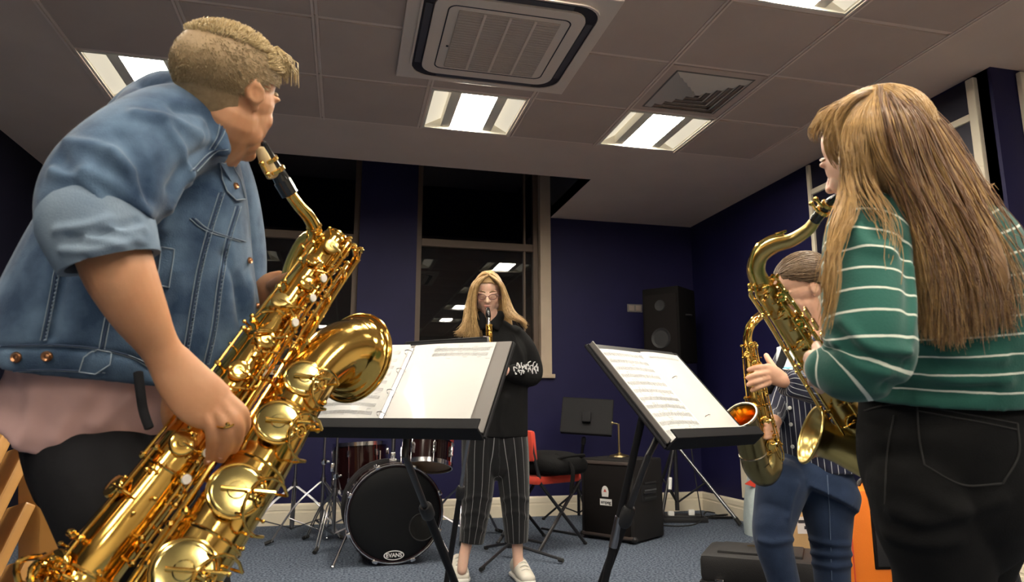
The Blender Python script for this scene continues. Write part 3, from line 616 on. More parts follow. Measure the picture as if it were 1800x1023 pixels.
# stand on the right
t, ax = music_stand('black music stand in front of the woman in green stripes, holding printed music', W(1172, 786, 1.634), W(1326, 776, 1.935), W(1031, 606, 1.85), Wz(1040, 1310, 0), pole_top=W(1140, 800, 1.77), legs=1.3)
q0 = W(1134, 712, 1.81); q1 = Wz(1000, 1300, .012); MB().tube([q0, q1], .010, 10).build('leg', 'stand_black', t)
MB().tube([q0+(q1-q0)*.33, q0+(q1-q0)*.42], .0120, 10).build('leg_sleeve', 'steel', t)
O, E, U, N, w, h = ax
bi = thing('ring_binder', 'open binder of printed music on the right hand music stand', 'binder', O)
MB().box(O+E*w*.46+U*(h*.5+.002)+N*.004, (w*.92, h*.98, .005), np.c_[E, U, N], .001).build('cover', 'binder_black', bi, False)
MB().box(O+E*.004+U*(h*.5)+N*.012, (.004, h*.97, .016), np.c_[E, U, N], .001).build('clear_cover_edge', 'desk_grey', bi, False)
pgL, fL = sheet(bi, ax, w*.03, w*.485, .006, h*.93, .010, 'page', 'paper', .006); pgR, fR = sheet(bi, ax, w*.49, w*.93, .006, h*.945, .009, 'page', 'sleeve_gloss', .010)
for q in range(4): sheet(bi, ax, w*.03+.001*q, w*.485, .006, h*(.93-.003*q), .009-.001*q, 'page', 'paper', .006); sheet(bi, ax, w*.495, w*.93, .006, h*.94, .008-.001*q, 'page', 'paper', .009)
staves(fL, N, E, U, pgL, [.94-.085*i for i in range(11)], 5, .06, .95, .0024, 20); staves(fR, N, E, U, pgR, (.93,), 6, .1, .9, .0016, 8, 'print_faint')
for q in (.22, .62):
    MB().ring(O+E*w*.60+U*h*q*1.02+N*.014, U, .011, .0012, 16).build('ring', 'chrome', bi)
# stand of the woman in the middle: seen from behind, its desk towards her
t, ax = music_stand('black music stand facing the woman in glasses, only its top edge and leg in view', W(862, 690, 2.86), W(712, 700, 2.86), W(884, 592, 2.98), Wz(783, 1085, 0), pole_top=W(824, 770, 2.90), legs=2.0, flip=1, hubz=.13, up_m='steel')
O, E, U, N, w, h = ax
MB().tube([O+U*h*.80-N*.004, O+U*h*1.0-N*.004, O+E*.02+U*h*1.01-N*.004], .007, 8).build('corner_clip', 'chrome', t)
# low stand at the back, behind the speaker cabinet
t, ax = music_stand('empty black music stand at the back wall above the speaker cabinet', W(1075, 764, 5.42), W(985, 758, 5.50), W(1062, 703, 5.58), W(1018, 930, 5.58), legs=.5, flip=1)
# ---------------------------------------------------------------- loudspeaker on a tripod in the corner
sp = np.array([2.72, 5.42, 0]); t = thing('speaker_stand', 'black tripod speaker stand in the corner behind the printed music', 'stand', sp)
MB().tube([sp+Z1*.08, sp+Z1*.80], .018, 12).build('lower_pole', 'black_metal', t); MB().tube([sp+Z1*.78, sp+Z1*1.30], .0145, 12).build('upper_pole', 'black_metal', t)
MB().lathe([(.022, .58), (.032, .60), (.032, .66), (.022, .68)], sp, Z1, 16).build('hub', 'black_plastic', t); MB().lathe([(.022, .76), (.03, .78), (.03, .82), (.02, .84)], sp, Z1, 16).build('clutch', 'black_plastic', t)
for e in ((3.06, 5.03, .015), (2.42, 5.12, .015), (2.66, 5.80, .015)):
    e = np.array(e); MB().tube([sp+Z1*.63, e], .0135, 10).build('leg', 'steel' if e[0] > 3 else 'black_metal', t); MB().tube([sp+Z1*.14, (sp+Z1*.63)*.5+e*.5], .008, 8).build('brace', 'black_metal', t); MB().tube([e+(sp+Z1*.63-e)*.07, e-Z1*.003], .018, 8).build('rubber_foot', 'rubber', t)
MB().tube([sp+np.array([-.13, -.16, .36]), sp+np.array([-.15, -.185, .27])], .0148, 10).build('label_band', 'white_plastic', t)
t = thing('loudspeaker', 'black loudspeaker box on its tripod in the dark corner', 'loudspeaker', sp+Z1*1.30); a = math.radians(-52); sX = np.array([math.cos(a), math.sin(a), 0]); sY = np.array([-math.sin(a), math.cos(a), 0]); SM = np.c_[sX, sY, Z1]
mat('speaker_black', (.005, .0045, .0045), .8, spec=.1, bump=(300, .5, .002))
MB().box(sp+Z1*1.62, (.34, .34, .64), SM, .015).build('cabinet', 'speaker_black', t); MB().box(sp+Z1*1.60-sY*.172, (.30, .012, .56), SM, .006).build('grille', 'cab_grille', t)
MB().lathe([(.09, 0), (.085, .008), (.04, -.01), (0, .0)], sp+Z1*1.50-sY*.179, -sY, 24).build('cone', 'black_plastic', t); MB().lathe([(.05, 0), (.045, .006), (.0, .002)], sp+Z1*1.78-sY*.179, -sY, 20).build('horn', 'black_plastic', t)
MB().tube([sp+Z1*1.70+sX*.17+sY*.05, sp+Z1*1.70+sX*.20, sp+Z1*1.70+sX*.17-sY*.05], .008, 8, k=4).build('handle', 'black_plastic', t)
# wall plate
wp = np.array([2.62, YB, 1.85]); t = thing('wall_socket', 'small grey double wall plate on the navy back wall', 'socket', wp)
MB().box(wp-np.array([0, .005, 0]), (.15, .010, .075), None, .003).build('plate', mat('plate_grey', (.16, .15, .14), .5), t); 
for s in (-1, 1): MB().box(wp+np.array([.035*s, -.012, 0]), (.05, .006, .05), None, .002).build('insert', mat('insert_brown', (.30, .24, .21), .5), t)
# power board and cables
pp = Wz(1200, 915, 0); t = thing('power_board', 'black stage box with white plugs on the carpet under the tripod', 'power strip', (pp[0], pp[1], 0), math.radians(-14)); a = math.radians(-14); pX = np.array([math.cos(a), math.sin(a), 0]); pY = np.array([-math.sin(a), math.cos(a), 0]); PM = np.c_[pX, pY, Z1]
MB().box(pp+Z1*.02, (.36, .26, .04), PM, .008).build('board', 'black_plastic', t); MB().box(pp+Z1*.045-pY*.08, (.30, .05, .012), PM, .004).build('rail', 'black_metal', t)
for x, y in ((-.11, -.07), (.08, .02)): MB().box(pp+pX*x+pY*y+Z1*.062, (.05, .035, .045), PM, .008).build('plug', 'white_plastic', t)
m = MB().tube([pp+pX*.17-pY*.05+Z1*.03, pp+pX*.05-pY*.22+Z1*.006, pp-pX*.1-pY*.32+Z1*.006, pp-pX*.34-pY*.30+Z1*.006, aR+np.array([-.02, .12, .006])], .005, 6, k=8); tag(m.build('floor_cable', 'rubber'), 'thin black cable looping from the stage box to the speaker cabinet', 'cable')
c = Wz(1275, 908, .01); m = MB()
for q in range(3): m.tube([c+np.array([.19*math.cos(x)+.03*q, .07*math.sin(x)-.02*q, .006*q]) for x in np.linspace(0, 2*math.pi, 20, endpoint=False)], .006, 6, closed=True)
tag(m.build('cable_coil', 'rubber'), 'flat coil of black cable lying against the right baseboard', 'cable')
c = Wz(1240, 900, .006); m = MB().tube([sp+np.array([.05, -.06, 1.285]), sp+np.array([.10, -.04, .9]), sp+np.array([.13, -.08, .4]), sp+np.array([.15, -.14, .02]), c, c+np.array([.06, -.08, 0])], .005, 6, k=8); tag(m.build('speaker_cable', 'rubber'), 'black cable hanging from the corner loudspeaker to the floor', 'cable')
# pale bag by the wall
bb = Wz(1336, 940, 0); t = thing('tote_bag', 'pale blue grey soft bag standing against the right wall behind the jeans', 'bag', (bb[0], bb[1], 0))
mat('bag_pale', (.46, .52, .52), .6, noise=(9, (.38, .45, .46), .3, .7), bump=(14, .5, .02))
MB().limb([(*(bb+Z1*.005), .13, .10), (*(bb+Z1*.12), .135, .10), (*(bb+Z1*.30), .11, .08), (*(bb+Z1*.45), .085, .045), (*(bb+Z1*.53), .075, .02)], 5, 22, 'round', False, ref=rt, power=2.6).build('body', 'bag_pale', t)
MB().tube([bb-rt*.07+Z1*.52, bb-rt*.09+Z1*.62, bb+Z1*.68, bb+rt*.06+Z1*.52], .004, 6, k=6).build('handle', 'steel', t); MB().prism([bb-rt*.115+Z1*.38-fw*.07, bb-rt*.04+Z1*.36-fw*.09, bb-rt*.05+Z1*.43-fw*.09], -fw*.01).build('red_tag', 'seat_red', t, False)
# instrument cases on the floor
def case(label, c, size, rz, m='black_vinyl', handle=True, z0=0.0):
    X = np.array([math.cos(rz), math.sin(rz), 0]); Y = np.array([-math.sin(rz), math.cos(rz), 0]); M = np.c_[X, Y, Z1]; w, d, h = size; c = np.array([c[0], c[1], z0])
    t = thing('instrument_case', label, 'case', c, rz)
    MB().box(c+Z1*(h*.31+.012), (w, d, h*.62), M, .025).build('lower_shell', m, t); MB().box(c+Z1*(h*.82+.004), (w, d, h*.36), M, .025).build('lid', m, t)
    MB().box(c+Z1*(h*.635+.004), (w+.004, d+.004, .012), M, .003).build('rim_band', 'steel' if False else 'black_metal', t); MB().box(c+Z1*(h+.006), (w*.72, d*.66, .018), M, .008).build('lid_panel', m, t)
    for s in (-1, 1): MB().box(c+X*w*.33*s-Y*(d/2+.006)+Z1*h*.63, (.035, .012, .05), M, .003).build('latch', 'chrome', t)
    if handle: MB().tube([c-X*.07-Y*(d/2)+Z1*h*.5, c-X*.06-Y*(d/2+.045)+Z1*h*.52, c+X*.06-Y*(d/2+.045)+Z1*h*.52, c+X*.07-Y*(d/2)+Z1*h*.5], .011, 8, k=5).build('handle', 'rubber', t)
    for sx in (-1, 1):
        for sy in (-1, 1): MB().lathe([(.014, 0), (.012, .016)], c+X*sx*(w*.4)+Y*sy*(d*.36), Z1, 10).build('foot', 'rubber', t)
    return t, c, X, Y
cz = Wz(1338, 966, .31); rzc = math.radians(-38)
t, cc2, X, Y = case('large black instrument case on the carpet with gold keys lying on its lid', cz, (.46, .34, .30), rzc)
g = cc2+Z1*.3152+X*.02+Y*.02; t = thing('key_bunch', 'small bunch of gold and silver keys on the black case lid', 'keys', g)
mat('gold', (.83, .52, .12), .13, 1.0, noise=(7, (.90, .60, .17), .3, .7)); mat('gold_dark', (.55, .36, .10), .22, 1.0); mat('gold_matte', (.62, .47, .17), .30, 1.0); mat('old_brass', (.25, .20, .09), .26, 1.0)
for q in range(6):
    a = q*.9; d = np.array([math.cos(a), math.sin(a), 0]); p = g+d*.035+Z1*(.006+.003*(q % 3))
    MB().box(p+d*.02, (.045, .008, .0025), np.c_[d, np.cross(Z1, d), Z1]).lathe([(.011, 0), (.011, .003)], p-d*.002, Z1, 12).build('key', 'gold' if q % 2 else 'chrome', t, False)
MB().ring(g+Z1*.012, Z1, .022, .0015, 20).build('key_ring', 'chrome', t)
cz2 = Wz(1236, 1062, .18); t, c3, X3, Y3 = case('smaller black case in front of the large case at the bottom edge', cz2, (.30, .22, .165), math.radians(-30))
MB().box(c3+Z1*.182+X3*.03-Y3*.04, (.10, .03, .006), np.c_[X3, Y3, Z1], .002).build('name_tag', 'brass_dull', t)
# tan box and orange amplifier behind the women on the right
mat('ply', (.62, .42, .20), .6, noise=(3, (.55, .36, .17), .3, .7)); mat('orange_vinyl', (.85, .20, .010), .5, bump=(260, .3, .002)); 
q0 = Wz(1425, 1030, 0); t = thing('plywood_box', 'tan plywood box with a white sticker seen between the jeans legs', 'box', (q0[0], q0[1], 0), -.25); a = -.25; X = np.array([math.cos(a), math.sin(a), 0]); Y = np.array([-math.sin(a), math.cos(a), 0]); M = np.c_[X, Y, Z1]; q0 = q0+Y*.15
MB().box(q0+Z1*.30, (.30, .30, .50), M, .010).build('body', 'ply', t); MB().box(q0+Z1*.03, (.31, .31, .06), M, .008).build('plinth', 'orange_vinyl', t)
s_ = q0-Y*.152-X*.005+Z1*.30; st = MB().box(s_, (.085, .001, .085), M).build('sticker', 'sticker_white', t, False); 
for dx, dz, ww in ((-.012, .018, .05), (.008, -.012, .03)): MB().box(s_-Y*.001+X*dx+Z1*dz, (ww, .0008, .016), M).build('sticker_mark', 'ink', st, False)
o0 = W(1552, 1000, 2.85); o0[2] = 0; a = -.18; X = np.array([math.cos(a), math.sin(a), 0]); Y = np.array([-math.sin(a), math.cos(a), 0]); M = np.c_[X, Y, Z1]
t = thing('guitar_amplifier', 'bright orange guitar amplifier with black grille beside the black trousers', 'amplifier', o0, a); hO = .56
MB().box(o0+Z1*(hO/2+.012), (.46, .30, hO), M, .016).build('cabinet', 'orange_vinyl', t); MB().box(o0-Y*.151+X*.03+Z1*(hO*.68), (.30, .010, hO*.40), M, .004).build('grille', 'cab_grille', t); MB().box(o0-Y*.157+X*.03+Z1*(hO*.68), (.28, .006, hO*.36), M, .002).build('grille_inset', 'black_plastic', t)
MB().box(o0-Y*.150-X*.205+Z1*(hO/2+.012), (.004, .006, hO-.02), M).build('edge_seam', 'seat_red', t); MB().tube([o0+Z1*(hO+.012)-X*.08, o0+Z1*(hO+.04)-X*.05, o0+Z1*(hO+.04)+X*.05, o0+Z1*(hO+.012)+X*.08], .010, 8, k=4).build('handle', 'black_plastic', t)
for sx in (-1, 1):
    for sy in (-1, 1): MB().lathe([(.02, 0), (.016, .014)], o0+X*sx*.19+Y*sy*.11, Z1, 10).build('foot', 'rubber', t)
# small things at the lower right edge
r0 = W(1762, 1012, 2.2); r0z = r0[2]; r0[2] = 0
t = thing('folded_stand', 'folded black stand with a red band at the lower right edge', 'stand', r0)
for q, (dx, h_) in enumerate(((-.03, .55), (.01, .60), (.05, .5))): MB().tube([r0+rt*dx*2+Z1*.012, r0+rt*dx*.4+Z1*h_], .012, 8).build('leg', 'black_metal', t)
MB().lathe([(.03, .30), (.034, .32), (.034, .40), (.03, .42)], r0, Z1, 14).build('red_band', 'seat_red', t); MB().tube([r0+Z1*.5, r0+Z1*.62+rt*.12, r0+Z1*.6+rt*.25], .006, 6, k=5).build('strap', 'rubber', t)
# wooden steps at the left edge
mat('pine', (.50, .24, .06), .45, noise=(5, (.60, .31, .09), .3, .7, 8), coat=.2)
wd0 = W(75, 1000, 1.95); t = thing('wooden_ladder', 'varnished pine ladder with slanted treads behind the player in denim', 'ladder', (wd0[0], wd0[1], 0))
def plank(a, b, w, th, n, d=None):
    a = np.array(a); b = np.array(b); A = nrm(b-a); V = nrm(fw-A*(fw@A)) if d is None else nrm(d-A*(d@A)); S = np.cross(A, V)
    return MB().box((a+b)/2, (w, th, np.linalg.norm(b-a)), np.c_[S, V, A], .006).build(n, 'pine', t, False)
lo = W(78, 1240, 1.95); lo[2] = 0; plank(lo, W(72, 660, 1.95), .115, .03, 'upright'); lo = W(-160, 1240, 1.90); lo[2] = 0; plank(lo, W(-150, 660, 1.90), .115, .03, 'upright')
for v in (690, 790, 890, 990, 1090): plank(W(38, v, 1.92), W(-180, v+430, 1.55), .030, .10, 'tread', camv(.8, .5, .2))
# ---------------------------------------------------------------- people: helpers
def skin(name, c, c2): return mat(name, c, .48, noise=(22, c2, .3, .7), bump=(260, .12, .001), sss=.18, spec=.4)
skin('skin_man', (.47, .22, .11), (.53, .27, .145)); skin('skin_pale', (.74, .46, .34), (.78, .51, .39)); skin('skin_warm', (.60, .33, .22), (.65, .38, .26))
mat('lip', (.50, .17, .14), .4); mat('lash', (.06, .035, .025), .7); mat('nail', (.72, .46, .38), .25)
class Head:
    def __init__(s, u, v, d, f, upv, h):
        s.c = W(u, v, d); s.h = h; vr = nrm(ray(u, v)); R_ = nrm(np.cross(vr, Z1)); U_ = np.cross(R_, vr); cv = lambda x, y, z: R_*x+U_*y-vr*z; s.f = nrm(cv(*f)); U = cv(*upv); s.u = nrm(U-s.f*(U@s.f)); s.r = np.cross(s.f, s.u); s.M = np.c_[s.r, s.f, s.u]
    def L(s, x, y, z): return s.c+s.h*(s.r*x+s.f*y+s.u*z)
    def add(s, mb, fem=False, lids=True):
        h = s.h; e = lambda c, r, n=20: mb.ell(s.L(*c), [q*h for q in r], s.M, n)
        e((0, -.06, .17), (.315, .42, .325), 32); e((0, .02, .0), (.30, .36, .26), 28)
        e((0, .12, -.13), (.25 if fem else .265, .235, .30), 28); e((0, .15, -.32), (.165 if fem else .195, .185, .135), 24); e((0, .275, -.415), (.085, .075, .065))
        for q in (-1, 1):
            e((.145*q, .215, -.12), (.10, .10, .10)); e((.12*q, .295, .065), (.115, .055, .032)); e((.20*q, .07, -.24), (.07, .14, .12))
            e((.045*q, .395, -.125), (.036, .042, .030), 12)
            mb.ring(s.L(.325*q, -.045, -.01+s.ear), s.r*q+s.f*-.25+s.u*.0, .062*h, .022*h, 20, 8); e((.315*q, -.03, -.03+s.ear), (.030, .045, .085)); e((.318*q, -.06, .055+s.ear), (.022, .055, .045)); e((.312*q, -.005, -.11+s.ear), (.022, .028, .038))
            e((.125*q, .275, -.0), (.070, .052, .045))
        mb.limb([(*s.L(0, .325, .045), .030*h, .03*h), (*s.L(0, .385, -.05), .036*h, .04*h), (*s.L(0, .425, -.125), .048*h, .042*h)], 4, 12, 'round', False, ref=s.r)
        e((0, .325, -.245), (.10, .055, .024), 16); e((0, .318, -.290), (.085, .055, .026), 16); e((0, .30, -.19), (.08, .06, .05))
    def face(s, body, fem=False):
        h = s.h
        mb = MB()
        for z, y, rx, rz in ((-.243, .368, .075, .014), (-.283, .362, .066, .018)): mb.ell(s.L(0, y, z), (rx*h, .020*h, rz*h), s.M, 14)
        mb.build('lips', 'lip', body)
        for q in (-1, 1):
            MB().tube([s.L(.07*q, .315, -.012), s.L(.12*q, .332, -.024), s.L(.175*q, .296, -.010)], .0065*h, 6, k=4).build('eyelashes', 'lash', body)
            MB().limb([(*s.L(.055*q, .345, .085), .012*h, .02*h), (*s.L(.12*q, .345, .115), .014*h, .022*h), (*s.L(.195*q, .285, .095), .008*h, .02*h)], 4, 8, 'round', False, ref=s.f).build('eyebrow', s.brow, body)
    brow = 'lash'; ear = 0.0
def fingers(mb, chains, r0=1.0):
    for ch in chains: mb.limb(ch, 4, 12)
def nails(body, tips, r=.0055):
    for (u, v, d, du, dv) in tips:
        c = W(u, v, d); a = nrm(rt*du-up*dv); n = -fw; MB().ell(c, (r*1.25, r*.85, .0012), np.c_[a, np.cross(n, a), n], 12).build('nail', 'nail', body)
def strand_mesh(lines, r0, r1, sides=3):
    L = np.asarray(lines, float); N, M, _ = L.shape; T = np.gradient(L, axis=1); T /= np.linalg.norm(T, axis=2, keepdims=True)+1e-12
    ref = np.broadcast_to(np.array([.31, -.77, .55]), T.shape); U = np.cross(T, ref); U /= np.linalg.norm(U, axis=2, keepdims=True)+1e-9; V = np.cross(T, U)
    r = np.interp(np.linspace(0, 1, M), [0, .1, .6, 1], [r0*.8, r0, r0*.8, r1]); r = np.asarray(r)[None, :, None]*(rng.uniform(.6, 1.25, (N, 1, 1)))
    vs = np.stack([L+r*(math.cos(2*math.pi*q/sides)*U+math.sin(2*math.pi*q/sides)*V) for q in range(sides)], 2).reshape(-1, 3)
    b = (np.arange(N)*M*sides)[:, None, None]; i = (np.arange(M-1)*sides)[None, :, None]; q = np.arange(sides)[None, None, :]; q2 = (q+1) % sides
    f = np.stack([b+i+q, b+i+q2, b+i+sides+q2, b+i+sides+q], -1).reshape(-1, 4); me = bpy.data.meshes.new('hair')
    me.vertices.add(len(vs)); me.vertices.foreach_set('co', vs.ravel()); me.loops.add(len(f)*4); me.loops.foreach_set('vertex_index', f.ravel().astype(np.int32))
    me.polygons.add(len(f)); me.polygons.foreach_set('loop_start', np.arange(0, len(f)*4, 4, dtype=np.int32)); me.update(calc_edges=True); me.validate(); return me
def guide_hair(guides, n, seg=16, jit=.010, wave=.004, depth=.02, taper=.12, end=.10):
    """locks that follow neighbouring guides; guides are lists of (u, v, distance)"""
    G = []
    for g in guides:
        P = crom(np.array([W(*p) for p in g]), 8); s = np.r_[0, np.cumsum(np.linalg.norm(np.diff(P, axis=0), axis=1))]; s /= s[-1]
        G.append(np.stack([np.interp(np.linspace(0, 1, seg), s, P[:, k]) for k in range(3)], 1))
    G = np.array(G); x = rng.uniform(0, len(G)-1.0001, n); i = x.astype(int); t = (x-i)[:, None, None]; L = G[i]*(1-t)+G[i+1]*t
    w = np.linspace(0, 1, seg)[None, :, None]; off = rng.normal(0, 1, (n, 1, 3))*jit
    lock = np.round(x*7)/7; ph = (lock*37.7 % 6.28)[:, None, None]
    L = L+off*(.35+.65*w)+fw[None, None]*rng.uniform(-depth, depth*.3, (n, 1, 1))*np.minimum(1, w*4)
    L = L+rt[None, None]*wave*np.sin(ph+w*9)*w+rt[None, None]*wave*.6*np.sin(ph*2.3+w*17+rng.uniform(0, .8, (n, 1, 1)))*w
    cut = rng.uniform(1-end, 1, n)
    for k in range(n):
        a = np.linspace(0, cut[k], seg)*(seg-1); j = np.minimum(a.astype(int), seg-2); fr = (a-j)[:, None]; L[k] = L[k][j]*(1-fr)+L[k][j+1]*fr
    return L
def tuck(me, H, cond):
    """draw the hair cap in under the skin beyond the hairline"""
    co = co_of(me); l = (co-H.c) @ H.M/H.h; m = cond(l[:, 0], l[:, 1], l[:, 2]); c = np.array([0, -.05, .05]); l2 = l[m]; l2[:, 1] = np.minimum(l2[:, 1], .0+0*l2[:, 1])*1.0+np.maximum(l2[:, 1], 0)*.45; l2[:, 0] *= .72; co[m] = H.c+(l2 @ H.M.T)*H.h; set_co(me, co)
def hair_mat(name, c, c2, rough=.42):
    m = mat(name, c, rough, noise=(60, c2, .30, .70, 3), spec=.35); b = m.node_tree.nodes['Principled BSDF']; b.inputs['Anisotropic'].default_value = .5; b.inputs['Sheen Weight'].default_value = .15; return m
def garment_coords(me, paths, zaxis=None):
    """store on the cloth how far each point lies along (len) and around (ang) its sleeve or body"""
    co = co_of(me); best = np.full(len(co), 1e9); le = np.zeros(len(co)); an = np.zeros(len(co)); which = np.zeros(len(co), int)
    for k, (P, S, D, A, B) in enumerate(paths):
        s = np.r_[0, np.cumsum(np.linalg.norm(np.diff(P, axis=0), axis=1))]
        d2 = np.full(len(co), 1e9); ii = np.zeros(len(co), int)
        for j in range(len(P)):
            r = co-P[j]; q = np.linalg.norm(r, axis=1)/max(A[j], B[j], .01); m = q < d2; d2[m] = q[m]; ii[m] = j
        T = tang(P); r = co-P[ii]; l = s[ii]+np.einsum('ij,ij->i', r, T[ii]); a = np.arctan2(np.einsum('ij,ij->i', r, D[ii]), np.einsum('ij,ij->i', r, S[ii]))*(A.mean()+B.mean())/2
        m = d2 < best; best[m] = d2[m]; le[m] = l[m]; an[m] = a[m]; which[m] = k
    ed = np.empty(len(me.edges)*2, int); me.edges.foreach_get('vertices', ed); ed = ed.reshape(-1, 2); ed = ed[which[ed[:, 0]] == which[ed[:, 1]]]
    for _ in range(18):
        sm_ = le.copy(); ct_ = np.ones(len(le)); np.add.at(sm_, ed[:, 0], le[ed[:, 1]]); np.add.at(sm_, ed[:, 1], le[ed[:, 0]]); np.add.at(ct_, ed[:, 0], 1); np.add.at(ct_, ed[:, 1], 1); le = sm_/ct_
    for nm, v in (('len', le), ('ang', an)):
        at = me.attributes.new(nm, 'FLOAT', 'POINT'); at.data.foreach_set('value', v)
    return which
def LB(rows, **k):                      # a limb with its frame, for garments
    v, f, P, S, D, A, B = limb(rows, **k); return (v, f), (P, S, D, A, B)
# ---------------------------------------------------------------- saxophone kit
class Horn:
    def __init__(s, rows, n=28, k=8, cap='round'):
        s.v, s.f, s.P, S, s.D, s.A, s.B = limb(rows, k, n, cap); s.S = S*np.sign((S @ rt))[:, None]; s.T = tang(s.P)
    def ix(s, t): x = t*(len(s.P)-1); i = min(int(x), len(s.P)-2); return i, x-i
    def g(s, arr, t): i, q = s.ix(t); return arr[i]*(1-q)+arr[i+1]*q
    def rad(s, t, a): a = math.radians(a); return nrm(-s.g(s.D, t)*math.cos(a)+s.g(s.S, t)*math.sin(a))
    def at(s, t, a, h=0): return s.g(s.P, t)+s.rad(t, a)*(s.g(s.A, t)+h)
    def tube(s, name, m, parent): return MB().add(s.v, s.f).build(name, m, parent)
    def cup(s, parent, t, a, r, h=.006, m='gold', arm=None, name='key_cup'):
        n = s.rad(t, a); c = s.at(t, a, h); mb = MB().lathe([(0, .0052), (r*.30, .005), (r*.34, .0035), (r*.80, .0035), (r*.93, .0025), (r, 0), (r, -.004), (0, -.004)], c, n, 20)
        if arm is not None: mb.tube([c+n*.005, s.at(t+arm[0]*.6, a+arm[1]*.6, h+.007), s.at(t+arm[0], a+arm[1], h+.002)], .0022, 6, k=4)
        mb.lathe([(r*.55, -h+.0005), (r*.55, -.004)], c, n, 14); return mb.build(name, m, parent)
    def pearl(s, parent, t, a, r=.007, h=.010): 
        n = s.rad(t, a); c = s.at(t, a, h); k = MB().lathe([(r*.9, -.006), (r, 0), (r*.8, .003), (0, .0035)], c, n, 14).build('pearl_key', mat('pearl', (.75, .72, .66), .2), parent)
        MB().lathe([(r*1.15, -.007), (r*1.15, .0), (r*.95, .001)], c, n, 14).build('pearl_cup', 'gold', k)
    def rod(s, parent, t0, t1, a, h=.009, r=.0026, m='gold', posts=3, a1=None):
        a1 = a if a1 is None else a1; N = 14; pts = [s.at(t0+(t1-t0)*q/N, a+(a1-a)*q/N, h) for q in range(N+1)]; mb = MB().tube(pts, r, 8)
        for q in range(posts):
            i = int(q*N/(max(posts-1, 1))); t = t0+(t1-t0)*i/N; aa = a+(a1-a)*i/N; mb.tube([s.at(t, aa, -.002), s.at(t, aa, h)], r*.8, 6); mb.ell(pts[i], (r*1.9,)*3, None, 8)
        return mb.build('key_rod', m, parent)
    def guard(s, parent, t, a, r, h=.014, m='gold'):
        n = s.rad(t, a); c = s.at(t, a, h); T = nrm(s.g(s.T, t)); X = nrm(np.cross(n, T)); ang = np.linspace(-2.2, 2.2, 13)
        mb = MB().tube([c+X*r*math.cos(q)+T*r*math.sin(q) for q in ang], .0026, 8)
        for q in (-2.2, -.75, .75, 2.2): mb.tube([c+X*r*math.cos(q)+T*r*math.sin(q), c+X*r*1.03*math.cos(q)+T*r*1.03*math.sin(q)-n*(h+.004)], .0024, 6)
        mb.lathe([(.0065, -.008), (.008, -.001), (.0055, .003), (0, .0035)], c+X*r*.42, n, 14); mb.ring(c+X*r*.42+n*.001, n, .010, .0018, 16); mb.tube([c+X*r*.95, c+X*r*.45], .003, 6)
        return mb.build('key_guard', m, parent)
def bell_shell(rows, name, m, parent, k=8, n=48, th=.0016):
    v, f, P, S, D, A, B = limb(rows, k, n, None); mb = MB().add(v, f); o = mb.build(name, m, parent); md = o.modifiers.new('wall', 'SOLIDIFY'); md.thickness = th; md.offset = -1
    T = tang(P)[-1]; MB().ring(P[-1], T, A[-1], .0028, n, 8).build('bell_rim', m, o); return o, P, T, A
mat('lacquer_black', (.012, .012, .012), .12, coat=.5); mat('cork', (.42, .28, .15), .8); mat('reed', (.62, .47, .25), .6)
# ---------------------------------------------------------------- the player in denim
mat('denim', (.022, .046, .092), .85, noise=(13, (.092, .150, .232), .36, .66, 12), bump=(420, .45, .0015), spec=.15, sheen=.15)
mat('denim_light', (.12, .17, .24), .85, noise=(14, (.20, .26, .33), .3, .7, 10), bump=(420, .45, .0015), spec=.15)
mat('denim_seam', (.025, .045, .09), .9); mat('thread', (.22, .28, .34), .8); mat('copper', (.45, .22, .11), .3, 1.0)
mat('pink_cotton', (.60, .39, .37), .9, noise=(5, (.50, .32, .30), .3, .7), bump=(12, .4, .012), spec=.1); mat('black_cotton', (.010, .010, .012), .9, bump=(20, .4, .008), spec=.15)
hair_mat('blond_short', (.20, .135, .06), (.30, .21, .10)); hair_mat('blond_top', (.38, .27, .12), (.52, .39, .20)); mat('scalp', (.36, .245, .13), .7, noise=(120, (.26, .17, .085), .3, .7))
P0 = W(230, 700, 1.25)
man = thing('person', 'person in rolled-up blue denim jacket playing the large golden baritone saxophone', 'person', (P0[0], P0[1], 0))
th, ph = math.radians(41), math.radians(7)
HM = Head(402, 167, 1.20, (math.cos(th)*math.cos(ph), -math.sin(ph), -math.sin(th)*math.cos(ph)), (.0, 1, 0), .224); HM.brow = 'blond_short'; HM.ear = .05
b = MB(); HM.add(b)
b.limb([(392, 205, 1.195, 64, .065), (372, 232, 1.21, 66, .062), (345, 262, 1.24, 74, .07), (318, 320, 1.27, 96, .09)], 4, 24)
b.limb([(300, 330, 1.27, 110, .11), (262, 460, 1.27, 140, .12), (225, 600, 1.27, 160, .12), (180, 720, 1.26, 110, .10)], 4, 28)
b.limb([(290, 265, 1.12, 58), (205, 330, 1.03, 62), (185, 400, .99, 60), (200, 450, .985, 60), (216, 492, .985, 57), (246, 552, 1.00, 47), (278, 606, 1.02, 34, .024), (300, 640, 1.03, 35, .020)], 5, 24)
b.limb([(296, 632, 1.03, 36, .020), (322, 668, 1.035, 44, .018), (352, 700, 1.04, 48, .016), (376, 716, 1.046, 44, .014)], 5, 20)
